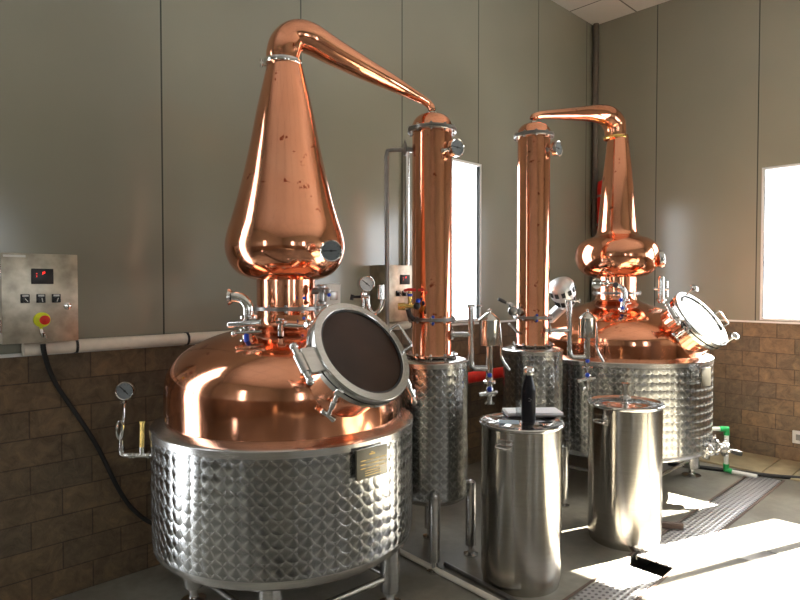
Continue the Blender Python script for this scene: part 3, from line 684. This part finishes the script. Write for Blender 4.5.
# small clamped inspection port on the left shoulder
ip = MB(); q0 = L2(550, 318, 4.50); q1 = L2(566, 303, 4.32); qt = L2(560, 283, 4.24); dd = (qt - q1).normalized()
ip.tube([q0, q1], 0.042, 28); f = frame(qt, dd); hl = (qt - q1).length; ip.lathe([(1e-5, -hl - 0.03), (0.055, -hl - 0.02), (0.068, -hl), (0.070, -hl * 0.62), (0.088, -hl * 0.60), (0.090, -hl * 0.1), (0.080, 0.0), (0.05, 0.018), (1e-5, 0.022)], 36, f)
ipo = ip.build('inspection_port', M['matte'], still2)
sl0 = MB().box((0, 0, 0), (0.012, 0.026, 0.036), bev=0.002).build('port_slot', M['black'], ipo)
for row, hh in ((-hl * 0.82, 0.070), (-hl * 0.30, 0.090)):
    for k in range(12):
        a = 2 * math.pi * k / 12 + row * 9; so_ = sl0
        if k or row > -hl * 0.5: so_ = sl0.copy(); COL.objects.link(so_)
        so_.location = f @ Vector((hh * math.cos(a), hh * math.sin(a), row)); so_.rotation_euler = (f.to_3x3() @ Matrix.Rotation(a, 3, 'Z')).to_euler()
# drain valves on the lower right of the jacket
dv = MB(); Yd = 4.36
pA = L2(694, 444, Yd + .05); dv.tube([pA, L2(704, 446, Yd), L2(716, 446, Yd - .02), L2(728, 450, Yd - .05)], 0.031, 16)
clamp(dv, L2(703, 446, Yd), (1, 0, -.1), 0.052); clamp(dv, L2(715, 447, Yd - .02), (1, 0, -.1), 0.052); clamp(dv, L2(725, 449, Yd - .04), (1, 0, -.2), 0.045)
dv.ball(L2(709, 450, Yd - .03), 0.046).tube([L2(709, 450, Yd - .03), L2(706, 459, Yd - .05)], [0.02, 0.026], 14); dv.tube([L2(710, 446, Yd), L2(713, 436, Yd)], 0.016, 12); dv.tube([L2(697, 436, Yd), L2(700, 447, Yd)], 0.016, 12); clamp(dv, L2(698, 438, Yd), (0, 0, 1), 0.026)
dvo = dv.build('drain_valve', M['chrome'], still2)
lever(dvo, L2(724, 449, Yd - .06), L2(742, 454, Yd - .10), r=0.015)
nameplate(still2, L2, C2, s2['Rj'], 706, 377, 0.11, 0.13, off=0.05, text=False)

# ------------------------------------------------------------------ condensers
def make_condenser(label, cx, cy, S):
    root = thing('condenser', label, 'condenser', world_of(cx, cy), PHI, 'copper tube condensers')
    O = Vector((cx, cy, 0)); L = lambda px, py, Y: P(px, py, Y) - O
    Rj, zb, zt, Rc = S['Rj'], S['zb'], S['zt'], S['Rc']
    jacket_parts(root, Rj, zb, zt, Rc, 0.03, 0.03)
    for x, y in S['legs']:
        l = MB().lathe([(0.031, 0.06), (0.031, zb + 0.06), (0.024, zb + 0.085), (0.008, zb + 0.095), (1e-5, zb + 0.096)], 20, Matrix.Translation((x, y, 0))).build('leg', M['steel'], root)
        MB().lathe([(0.042, 0), (0.042, 0.010), (0.018, 0.02), (0.015, 0.065)], 20, Matrix.Translation((x, y, 0))).build('levelling_foot', M['chrome'], l)
    z1, zf, zl = S['ztop'], S['zf'], S['zl']
    MB().lathe([(Rc + 0.012, zt + 0.012), (Rc, zt + 0.03), (Rc, zf)], 64, close=False).build('copper_tube', M['copper_spot'], root)
    MB().lathe(smooth_prof([(Rc + 0.004, zf), (Rc + 0.002, zf + 0.025), (Rc * 0.9, zf + (z1 - zf) * 0.65), (Rc * 0.65, z1 - 0.006), (Rc * 0.3, z1), (0.02, z1 + 0.004), (0.018, z1 + 0.021)], 4), 64, close=False).build('cap', M['copper'], root, sharp=60)
    ring_flange(root, (0, 0, zf), Rc - 0.003, Rc + 0.026, 0.012, 'dsteel', 10, 'upper_clamp')
    ring_flange(root, (0, 0, zl), Rc - 0.003, Rc + 0.024, 0.009, 'dsteel', 10, 'lower_flange')
    ring_flange(root, (0, 0, zt + 0.026), Rc - 0.003, Rc + 0.035, 0.006, 'chrome', 10, 'base_flange')
    tc = MB(); clamp(tc, (0, 0, z1 + 0.006), (0, 0, 1), 0.030, nd=(1, 0, 0)); tc.build('arm_clamp', M['chrome'], root)
    for zz in (zl + 0.018, zl - 0.018): MB().ball((0.0, -Rc - 0.010, zz), 0.009).build('bolt_cap', M['blue'], root)
    return root, L
k1 = dict(Rj=0.207, zb=0.340, zt=1.125, Rc=0.113, ztop=zp(115, 3.42), zf=zp(131, 3.42), zl=zp(319, 3.42), legs=[(0.225, -0.02), (0.005, -0.222), (-0.22, 0.0), (0.0, 0.222)])
con1, K1 = make_condenser('copper tube condenser joined to the near still, cream pipe at its feet', CN1[0], CN1[1], k1)
CN2 = (P(533, 300, 4.1).x, 4.1)
k2 = dict(Rj=0.20, zb=0.335, zt=1.115, Rc=0.109, ztop=zp(124, 4.1), zf=zp(136.5, 4.1), zl=zp(317, 4.1), legs=[(0.235, 0.06), (0.0, -0.215), (-0.215, 0.0), (0.0, 0.215)])
con2, K2 = make_condenser('farther copper tube condenser joined to the back still, red pipe at its left', CN2[0], CN2[1], k2)
gauge(con1, K1(457, 147.5, 3.32), (0.75, -1, 0.02), 0.050, 0.03, 'dialdark', 'thermometer', stem=K1(441, 151, 3.33), ang=1.5)
gauge(con2, K2(558, 148.5, 4.02), (1.0, -0.9, 0.02), 0.052, 0.03, 'dialdark', 'thermometer', stem=K2(545, 150.5, 4.02), ang=1.5)
# cooling return pipe on the left of condenser 1
cr = MB(); Yp = 3.42
cr.tube([K1(414, 149.5, Yp), K1(392, 150, Yp), K1(387.5, 151, Yp), K1(386.5, 156, Yp), K1(386.8, 240, Yp), K1(387.5, 345, Yp), K1(390, 352, Yp), K1(400, 354, Yp)], 0.0125, 14)
cro = cr.build('return_pipe', M['dsteel'], con1)
sp2 = MB(); clamp(sp2, K1(405, 149.5, Yp), (1, 0, 0), 0.030); sp2.build('pipe_clamp', M['dsteel'], con1)
# water valves low on condenser 1
wv = MB(); Yw = 3.30
wv.tube([K1(398, 306.5, Yw), K1(405, 306.5, Yw)], [0.020, 0.022], 12).tube([K1(403, 306, Yw), K1(420, 306, Yw)], 0.014, 12).tube([K1(410, 292, Yw), K1(410, 306, Yw)], 0.012, 10)
wvo = wv.build('water_valve', M['brass'], con1)
MB().tube([K1(404, 291, Yw), K1(408, 289.5, Yw), K1(416, 290, Yw)], 0.008, 8).tube([K1(418, 290, Yw - .02), K1(424, 289.5, Yw - .02)], 0.007, 8).build('tap_handle', M['red'], wvo)
MB().ball(K1(410, 295, Yw), 0.014).ball(K1(418, 301, Yw), 0.014).build('valve_cap', M['blue'], wvo)
dk = MB(); dk.ball(K1(417, 306, Yw - .03), 0.020); dk.tube([K1(408, 309, Yw), K1(410, 316, Yw), K1(414, 319.5, Yw)], 0.014, 10); dk.build('valve_body', M['black'], wvo)
# black-handled valve left of condenser 2
bv = MB(); bv.ball(K2(513, 311, 4.0), 0.034, 20).tube([K2(512, 311, 4.0), K2(524, 311, 4.05)], 0.020, 12); clamp(bv, K2(519, 311, 4.03), (1, 0, 0), 0.028)
bvo = bv.build('water_valve', M['dsteel'], con2); lever(bvo, K2(511, 305, 3.99), K2(498.5, 299, 3.97), r=0.010)
MB().tube([K2(509, 323.5, 4.0), K2(519, 333, 4.05)], 0.010, 10).build('brace_rod', M['dsteel'], con2)

def parrot(root, K, Y, pts):
    """spirit outlet: stub from the tube, riser with vent on top, and a hanging sample cup"""
    x0, xr, yt, yc, yb, xc, cy0, cy1, cr_, ybot = pts
    o = MB(); o.tube([K(x0, yc, Y), K(xr, yc, Y)], 0.014, 14)
    clamp(o, K(x0 + 5, yc, Y), (1, 0, 0), 0.026)
    o.tube([K(xr, yt, Y), K(xr, yb - 8, Y), K(xr + .8, yb - 2.5, Y), K(xr + 4, yb, Y), K(xc - 2, yb, Y)], 0.0165, 16)
    o.tube([K(xr - 4, yt, Y), K(xr + 4, yt, Y)], 0.010, 10); o.tube([K(xr + 5, yt, Y), K(xr + 10, yt, Y)], 0.006, 8); o.tube([K(xr + 10, yt - 2, Y), K(xr + 10, yt + 2, Y)], 0.006, 8)
    oo = o.build('outlet_pipe', M['steel'], root)
    rr = cr_ * Y / F_PX; zt, zb = K(xc, cy0, Y).z, K(xc, cy1, Y).z; b = K(xc, cy0, Y); cx, cy = b.x, b.y
    c = MB().lathe([(1e-5, zb), (rr * 0.8, zb), (rr, zb + 0.006), (rr, zt - 0.004), (rr * 1.03, zt), (rr * 0.95, zt + 0.006), (rr * 0.35, zt + rr * 0.65), (0.008, zt + rr * 0.72), (0.006, zt + rr * 0.8), (0.012, zt + rr * 0.95), (1e-5, zt + rr * 1.1)], 36, Matrix.Translation((cx, cy, 0)))
    c.build('sample_cup', M['chrome'], oo)
    s = MB().tube([(cx, cy, zb + 0.01), (cx, cy, K(xc, ybot - 20, Y).z)], 0.020, 16)
    for yy in (ybot - 22, ybot - 10): clamp(s, K(xc, yy, Y), (0, 0, 1), 0.030)
    s.tube([K(xc, ybot - 20, Y), K(xc, ybot, Y)], 0.015, 12); s.ball(K(xc, ybot - 14, Y), 0.023); s.tube([K(xc - 4, ybot, Y), K(xc, ybot - 4, Y), K(xc + 4, ybot, Y)], 0.008, 8)
    s.tube([K(xc + cr_ * .9, cy0 + 2, Y), K(xc + cr_ * 1.1, cy1, Y), K(xc + cr_ * 1.15, cy1 + 12, Y), K(xc + cr_ * 1.9, cy1 + 24, Y)], 0.008, 10, smooth=3)
    ss = s.build('drop_pipe', M['chrome'], oo)
    h = MB().tube([K(xc - 10, ybot - 9, Y - .03), K(xc + 8, ybot - 12, Y - .03)], [0.011, 0.008], 10); h.build('valve_handle', M['steel'], ss)
    MB().ball(K(xc, ybot - 29, Y - .015), 0.014).ball(K(xc, ybot - 15, Y - .02), 0.015).build('valve_cap', M['blue'], ss)
parrot(con1, K1, 3.38, (447, 471, 306, 334.5, 368.5, 489.5, 320, 346, 10.5, 404))
parrot(con2, K2, 3.98, (545, 569.5, 301, 330.5, 357, 587.5, 318, 338, 8.5, 390))

# ------------------------------------------------------------------ drums and what stands on the near one
def drum(label, cx, cy, r, h, ha, knob=False):
    root = thing('steel_drum', label, 'drum', world_of(cx, cy), PHI, 'lidded steel drums in front of the condensers')
    MB().lathe([(1e-5, 0.012), (r * 0.93, 0.012), (r * 0.935, 0.0), (r * 0.955, 0.0), (r * 0.965, 0.02), (r * 0.985, 0.028), (r, 0.045), (r, h - 0.02)], 96, close=False).build('drum_body', M['drum'], root)
    MB().lathe([(r, h - 0.022), (r + 0.004, h - 0.020), (r + 0.011, h - 0.012), (r + 0.012, h - 0.005), (r + 0.007, h), (r - 0.008, h - 0.002), (r - 0.014, h - 0.006), (r * 0.62, h - 0.006), (r * 0.58, h - 0.001), (1e-5, h - 0.001)], 96, close=False).build('drum_lid', M['chrome'], root)
    for a0 in (ha, ha + 180):
        a = R_(a0); d = Vector((math.cos(a), math.sin(a), 0)); t = Vector((-math.sin(a), math.cos(a), 0)); c = d * (r + 0.003) + Vector((0, 0, h - 0.085))
        hn = MB(); u = Vector((0, 0, 1)); r3 = frame(c, d, t).to_3x3(); hn.box(c, (0.085, 0.055, 0.006), rot=r3, bev=0.002)
        hn.tube([c - t * .036 + d * .004, c - t * .038 + d * .028 - u * .004, c - t * .032 + d * .032 - u * .010, c + t * .032 + d * .032 - u * .010, c + t * .038 + d * .028 - u * .004, c + t * .036 + d * .004], 0.0048, 10)
        hn.build('handle', M['chrome'], root)
    if knob:
        kn = MB(); kn.lathe([(0.018, h - 0.002), (0.018, h + 0.02), (0.030, h + 0.022), (0.030, h + 0.036), (0.018, h + 0.038), (0.018, h + 0.10), (0.026, h + 0.102), (0.026, h + 0.114), (0.014, h + 0.118), (1e-5, h + 0.118)], 24)
        clamp(kn, (0, 0, h + 0.03), (0, 0, 1), 0.028); kn.build('lid_fitting', M['chrome'], root)
    return root
D1 = (0.638, 3.125); D2 = (1.375, 3.635); DH = 0.838
drum('near lidded steel drum with a black bottle and papers on its top', D1[0], D1[1], 0.208, DH, 236)
drum('farther lidded steel drum with a small upright fitting on the lid, nothing resting on it', D2[0], D2[1], 0.213, DH, 213, knob=True)
TOP = DH + 0.0005
def on_top(px, py): 
    a = (300 - py) / F_PX; cp, sp_ = math.cos(PITCH), math.sin(PITCH); dz = (-sp_ + a * cp); dy = cp + a * sp_
    t = (TOP - CAM_H) / dz; return Vector(((px - 400) / F_PX * t, dy * t, TOP))
bq = on_top(528.5, 421.5)
bot = thing('drinks_bottle', 'slim matte black bottle with silver cap standing on the near drum', 'bottle', world_of(bq.x, bq.y, TOP), PHI)
MB().lathe(smooth_prof([(0.001, 0), (0.033, 0.0), (0.036, 0.004), (0.0365, 0.03), (0.0365, 0.155), (0.034, 0.175), (0.024, 0.215), (0.0185, 0.235), (0.018, 0.25)], 4), 40, close=False).build('body', M['bottleblack'], bot, sharp=50)
MB().lathe([(0.0185, 0.243), (0.025, 0.246), (0.0275, 0.256), (0.0275, 0.268), (0.024, 0.279), (0.015, 0.286), (1e-5, 0.288)], 32, close=False).build('cap', M['chrome'], bot)
lm = MB()
for i, (x, z, w_) in enumerate(((-0.004, 0.128, 0.010), (0.004, 0.121, 0.008), (-0.002, 0.114, 0.012))): lm.box((x, -0.0368, z), (w_, 0.001, 0.003))
lm.build('logo_mark', M['dsteel'], bot)
pc = on_top(532, 413.5)
pw = thing('paper_stack', 'white stack of papers lying at the back of the near drum lid', 'papers', world_of(pc.x, pc.y - 0.005, TOP + 0.006), PHI + R_(2))
ps = MB(); 
for i in range(4): ps.box((0.002 * (i % 2), 0.001 * i, 0.002 + 0.003 * i), (0.30, 0.15, 0.0028), rot=Matrix.Rotation(R_(i * 0.5 - 0.8), 3, 'Z'))
ps.build('sheet', M['paper'], pw)
cb = MB().box((0, 0, 0), (0.31, 0.18, 0.005), bev=0.001).build('clipboard', M['black']); cb.location = world_of(pc.x, pc.y - 0.012, TOP + 0.003); cb.rotation_euler = (0, 0, PHI + R_(2))
tag(cb, 'thin black clipboard under the white papers on the near drum', 'clipboard')
bp = on_top(509, 422)
o = MB().box((0, 0, 0), (0.105, 0.075, 0.0015)).build('leaflet', M['bluepaper']); o.location = world_of(bp.x, bp.y, TOP + 0.0012); o.rotation_euler = (0, 0, PHI + R_(-8)); tag(o, 'pale blue leaflet flat on the front left of the near drum lid', 'leaflet')
gp_ = on_top(519, 416.5)
o = MB().lathe([(1e-5, 0.004), (0.011, 0.004), (0.012, 0.0), (0.015, 0.0), (0.0155, 0.09), (0.0145, 0.09), (0.0135, 0.006), (1e-5, 0.006)], 24, close=False).build('sample_tube', M['clear']); o.location = world_of(gp_.x - 0.005, gp_.y - 0.012, TOP); tag(o, 'narrow clear sample tube standing just left of the black bottle', 'glass tube')
pp = on_top(546, 424)
o = MB().tube([(-0.035, 0, 0.006), (0.03, 0.01, 0.006), (0.036, 0.011, 0.006)], [0.005, 0.005, 0.002], 10).build('pen', M['black']); o.location = world_of(pp.x, pp.y, TOP); o.rotation_euler = (0, 0, PHI); tag(o, 'black pen lying right of the bottle on the near drum', 'pen')

# ------------------------------------------------------------------ left wall fittings
def control_box(label, x1, zc, w=0.305, h=0.405, d=0.195, estop=False):
    """x1 = room x of the right edge; face looks into the room (-y)"""
    root = thing('control_box', label, 'control box', (x1 - w / 2, WL, zc), 0, 'steel control boxes on the left wall')
    MB().box((0, -d / 2 + 0.004, 0), (w, d - 0.012, h), bev=0.004).build('cabinet', M['boxsteel'], root)
    dr = MB().box((0, -d, 0), (w, 0.012, h * 0.995), bev=0.003).build('door', M['boxsteel'], root)
    y = -d - 0.006
    sc2 = MB().box((0.005, y - 0.004, h * 0.245), (0.088, 0.012, 0.070), bev=0.003).build('display', M['black'], dr)
    ld = MB()
    for (x, z, ww, hh) in ((-0.024, 0.012, 0.005, 0.003), (-0.024, 0.0, 0.002, 0.008), (0.000, 0.014, 0.003, 0.012), (0.004, 0.019, 0.007, 0.003), (0.005, 0.014, 0.007, 0.003), (0.008, 0.018, 0.003, 0.008)): ld.box((0.005 + x, y - 0.0105, h * 0.245 + z), (ww, 0.001, hh))
    ld.build('digits', M['led'], sc2)
    for k in range(3):
        x = (-0.064, -0.002, 0.060)[k]; z = -0.005
        s = MB().box((x, y - 0.003, z + 0.004), (0.036, 0.008, 0.040), bev=0.003); s.lathe([(0.014, 0), (0.013, 0.022), (1e-5, 0.022)], 20, frame((x, y - 0.004, z - 0.002), (0, -1, 0)))
        so = s.build('selector_switch', M['black'], dr)
        MB().box((x, y - 0.0075, z + 0.017), (0.024, 0.002, 0.008)).box((x, y - 0.0265, z - 0.002), (0.003, 0.002, 0.018), rot=Matrix.Rotation(R_(-40 + 30 * k), 3, 'Y')).build('switch_label', M['white'], so)
    MB().lathe([(0.017, 0), (0.017, 0.005), (0.010, 0.008), (1e-5, 0.008)], 20, frame((0.106, y, -0.038), (0, -1, 0))).build('lock', M['chrome'], dr)
    if estop:
        es = MB().lathe([(0.034, 0), (0.034, 0.010), (0.030, 0.013), (1e-5, 0.013)], 28, frame((0.000, y, -0.098), (0, -1, 0))).box((-0.004, y - 0.004, -0.135), (0.012, 0.008, 0.012)).build('emergency_stop', M['yellow'], dr); pl(es, 'emergency stop with yellow collar and red mushroom button')
        MB().lathe([(0.012, 0.012), (0.013, 0.03), (0.021, 0.034), (0.021, 0.043), (0.015, 0.049), (1e-5, 0.051)], 24, frame((0.004, y, -0.098), (0, -1, 0))).build('button', M['red'], es)
        ky = MB().tube([(-0.006, y - 0.004, -0.140), (-0.002, y - 0.010, -0.158), (0.003, y - 0.006, -0.178)], [0.006, 0.010, 0.004], 8).tube([(0.003, y - .006, -0.15), (0.016, y - .008, -0.182)], 0.004, 8); ky.build('key', M['chrome'], dr)
        MB().box((-w / 2 + 0.050, y - 0.001, h / 2 - 0.014), (0.085, 0.002, 0.010)).build('maker_strip', M['white'], dr)
    for z in (h * 0.3, -h * 0.3): MB().tube([(-w / 2 - 0.006, y + 0.006, z - 0.03), (-w / 2 - 0.006, y + 0.006, z + 0.03)], 0.006, 10).build('door_hinge', M['chrome'], dr)
    return root
b1c = WP(78, 300, left_Y(78, 0.20)); b2c = WP(389, 300, left_Y(389, 0.20))
control_box('stained steel control box at the left edge with red emergency stop button', b1c.x, 1.49, estop=True)
b2l = WP(388.5, 300, left_Y(388.5, 0.20)); control_box('steel control box on the left wall half hidden behind the near condenser', b2l.x + 0.305, 1.49)

# cream conduit along the wall with black clips
zc = BRICK + 0.035
pr = thing('conduit_pipe', 'long cream conduit pipe running along the top of the stone blocks', 'pipe', (0, 0, 0), 0)
xa = WP(22, 300, left_Y(22, .05)).x; xb = WP(411, 300, left_Y(411, .05)).x
MB().tube([(xa, WL - 0.052, zc), (xb, WL - 0.052, zc)], 0.032, 20).build('pipe', M['pvc'], pr)
for px_ in (75, 186, 409):
    x = WP(px_, 300, left_Y(px_, .05)).x; MB().lathe([(0.033, -0.006), (0.037, -0.006), (0.037, 0.006), (0.033, 0.006)], 20, frame((x, WL - 0.052, zc), (1, 0, 0)), close=False).box((x, WL - 0.010, zc), (0.012, 0.02, 0.04)).build('clip', M['black'], pr)
xv = WP(407.5, 300, left_Y(407.5, .04))
o = MB().tube([(xv.x, WL - 0.035, 1.36), (xv.x, WL - 0.035, WP(407, 152, left_Y(407, .04)).z), (xv.x + 0.08, WL - 0.035, WP(407, 150, left_Y(407, .04)).z)], 0.019, 14).build('conduit_pipe', M['chrome']); tag(o, 'shiny vertical conduit on the wall rising behind the near condenser', 'pipe')
# black cable drooping from the control box
pts = []
for px_, py_, off in ((43, 344, .10), (44, 352, .10), (48, 366, .05), (56, 384, .025), (70, 405, .025), (86, 428, .025), (98, 448, .025), (108, 468, .025), (118, 488, .025), (130, 506, .025), (146, 520, .04), (160, 526, .08)):
    pts.append(WP(px_, py_, left_Y(px_, off)))
o = MB().tube(pts, 0.0115, 12, smooth=4).build('power_cable', M['rubber']); tag(o, 'thick black cable hanging from the left control box down the stone wall', 'cable')
# white socket behind the near still
wx = WP(332.5, 295, left_Y(332.5, .01))
so = thing('wall_socket', 'white socket on the left wall just right of the near still neck', 'socket', (wx.x, WL, wx.z), 0, 'white wall sockets')
MB().box((0, -0.012, 0), (0.12, 0.024, 0.15), bev=0.006).build('plate', M['white'], so); MB().box((0.0, -0.026, -0.005), (0.06, 0.006, 0.06), bev=0.002).build('outlet', M['dsteel'], so)
# red pipe on brackets behind the condensers
ry = left_Y(470, 0.16); ra = WP(455, 377, left_Y(455, .16)); rb = WP(520, 371, left_Y(520, .16))
rz = WP(480, 376, left_Y(480, .16)).z
o = thing('red_pipe', 'fat red horizontal pipe low on the left wall seen between the condensers', 'pipe', (0, 0, 0), 0)
MB().tube([(ra.x, WL - 0.16, rz), (rb.x + 0.35, WL - 0.16, rz)], 0.046, 20).build('pipe', M['red'], o)
for x in (ra.x + 0.05, rb.x + 0.25): MB().box((x, WL - 0.06, rz), (0.03, 0.12, 0.03)).lathe([(0.047, -0.012), (0.053, -0.012), (0.053, 0.012), (0.047, 0.012)], 20, frame((x, WL - 0.16, rz), (1, 0, 0)), close=False).build('bracket', M['dsteel'], o)
# red cylinder in the corner
q = WP(601, 210, right_Y(601, 0.14) - 0.02)
o = thing('red_tank', 'red upright cylinder high in the room corner behind the back still neck', 'tank', (WR - 0.10, q.y, q.z), 0)
MB().lathe(smooth_prof([(1e-4, -0.33), (0.05, -0.32), (0.07, -0.28), (0.07, 0.25), (0.055, 0.30), (0.02, 0.33), (0.018, 0.36)], 4), 32, close=False).build('cylinder', M['red'], o, sharp=60)
for z in (-0.15, 0.15): MB().lathe([(0.071, -0.012), (0.076, -0.012), (0.076, 0.012), (0.071, 0.012)], 32, frame((0, 0, z), (0, 0, 1)), close=False).box((0.085, 0, z), (0.03, 0.05, 0.03)).build('bracket', M['dsteel'], o)

# ------------------------------------------------------------------ floor things
def cover(name, label, x0, x1, y0, y1, mat, z=-0.0042, rz=0.0, cat='drain cover'):
    mb = MB(); w, d = x1 - x0, y1 - y0
    mb.box((0, 0, 0), (w, d, 0.008), bev=0.001)
    lip = MB().box((0, d / 2 - 0.006, -0.014), (w, 0.006, 0.024)).box((0, -d / 2 + 0.006, -0.014), (w, 0.006, 0.024))
    o = mb.build(name, mat); o.location = ((x0 + x1) / 2, (y0 + y1) / 2, z); o.rotation_euler = (0, 0, rz); tag(o, label, cat, 'steel covers of the floor drain')
    lip.build('lip', M['chan'], o); return o
xg0 = 2.02
def chan_x(px, py):
    a = (300 - py) / F_PX; cp, s_ = math.cos(PITCH), math.sin(PITCH); t = (0 - CAM_H) / (-s_ + a * cp)
    return world_of((px - 400) / F_PX * t, (cp + a * s_) * t)
gA = chan_x(655, 570).x; gB = chan_x(664, 560).x
cover('drain_cover', 'punched steel drain cover nearest the camera before the open gap', 1.2, chan_x(638, 568.5).x, TY0 + 0.008, TY1 - 0.008, M['tread'])
cover('drain_cover', 'punched steel drain cover beside the farther drum, far side of the open gap', chan_x(653, 560.5).x, BX1 + 0.02, TY0 + 0.008, TY1 - 0.008, M['tread'])
cover('drain_cover', 'punched steel drain cover running back toward the right wall', BX1 + 0.0215, KX - 0.01, TY0 + 0.008, TY1 - 0.008, M['tread'])
cover('drain_cover', 'plain pale steel strip cover of the branch drain at lower right', BX0 + 0.006, BX1 - 0.006, -1.2, TY0 + 0.004, M['chan'])
# timber-like steel offcut resting over the drain edge by drum 2
bb_ = chan_x(672, 528)
o = MB().box((0, 0, 0), (0.13, 0.035, 0.035), bev=0.003).build('steel_bar_offcut', M['rust']); o.location = (bb_.x, bb_.y, 0.0185); o.rotation_euler = (0, 0, PHI + R_(-10)); tag(o, 'short rusty bar lying on the floor right of the farther drum', 'metal bar')
# floor pipe from under the near still towards the near drum
p0 = chan_x(396, 552); p1 = chan_x(505, 609)
o = MB().tube([(p0.x, p0.y, 0.0165), (p1.x, p1.y, 0.0165)], 0.015, 14).build('floor_pipe', M['pvc']); tag(o, 'pale plastic pipe lying on the floor under the near condenser', 'pipe')
p0 = chan_x(445, 566); p1 = chan_x(520, 606)  # dark tube drawn along a thin line of the floor
o = MB().tube([(p0.x, p0.y, 0.013), (p1.x, p1.y, 0.013)], 0.012, 12).build('floor_pipe', M['dsteel']); tag(o, 'thin dark tube along a line of the floor between the near condenser and near drum', 'pipe')
# low steel skid bar behind drum, between condenser 2 and the back still
# black hose along the kerb
hp = [chan_x(x, y) for x, y in ((668, 465.5), (700, 469), (735, 473), (765, 477), (800, 480), (840, 482))]
o = MB().tube([(p.x, p.y, 0.016) for p in hp], 0.0155, 12, smooth=4).build('black_hose', M['rubber']); tag(o, 'black hose lying across the floor in front of the right wall', 'hose')
# drain pipe with green elbows
Yq = 4.60
g0 = P(716, 433, Yq + .1); g1 = P(726, 434, Yq + .1); gz = chan_x(726, 474)
dp = thing('drain_pipe', 'white plastic drain pipe with green elbows standing beside the back still', 'pipe', (0, 0, 0), 0)
a0 = world_of(g0.x, g0.y, g0.z); top = Vector((gz.x, gz.y, g1.z)); bot_ = Vector((gz.x, gz.y, 0.03)); gE = chan_x(757, 480); end = Vector((gE.x, gE.y, 0.03))
a0 = top + Vector((-0.04, 0.04, 0))
MB().tube([top, bot_], 0.018, 16).build('upright', M['white'], dp); MB().tube([bot_, end], 0.015, 16).build('floor_run', M['white'], dp)
pl(MB().tube([a0, top, top - Vector((0, 0, 0.05))], [0.024, 0.027, 0.024], 16).build('elbow', M['green'], dp), 'green upper elbow')
pl(MB().tube([bot_ + Vector((0, 0, 0.055)), bot_ + Vector((0, 0, 0.005)), bot_ + (end - bot_).normalized() * 0.045], [0.024, 0.026, 0.023], 16).build('elbow', M['green'], dp), 'green lower elbow')
MB().tube([a0 + Vector((-0.05, 0.05, 0)), a0], 0.017, 16).build('cross_run', M['white'], dp)
MB().tube([a0 + Vector((-0.10, 0.10, 0)), a0 + Vector((-0.05, 0.05, 0))], 0.023, 16).build('coupling', M['blue'], dp)
# white socket low on the right wall
rw = WP(799, 437, right_Y(799, .01))
ws = thing('wall_socket', 'small white socket low on the right stone wall at the photo edge', 'socket', (WR, rw.y, rw.z), 0, 'white wall sockets')
MB().box((-0.010, 0, 0), (0.020, 0.09, 0.11), bev=0.005).build('plate', M['white'], ws); MB().box((-0.021, 0, 0), (0.004, 0.035, 0.05), bev=0.001).build('outlet', M['dsteel'], ws)
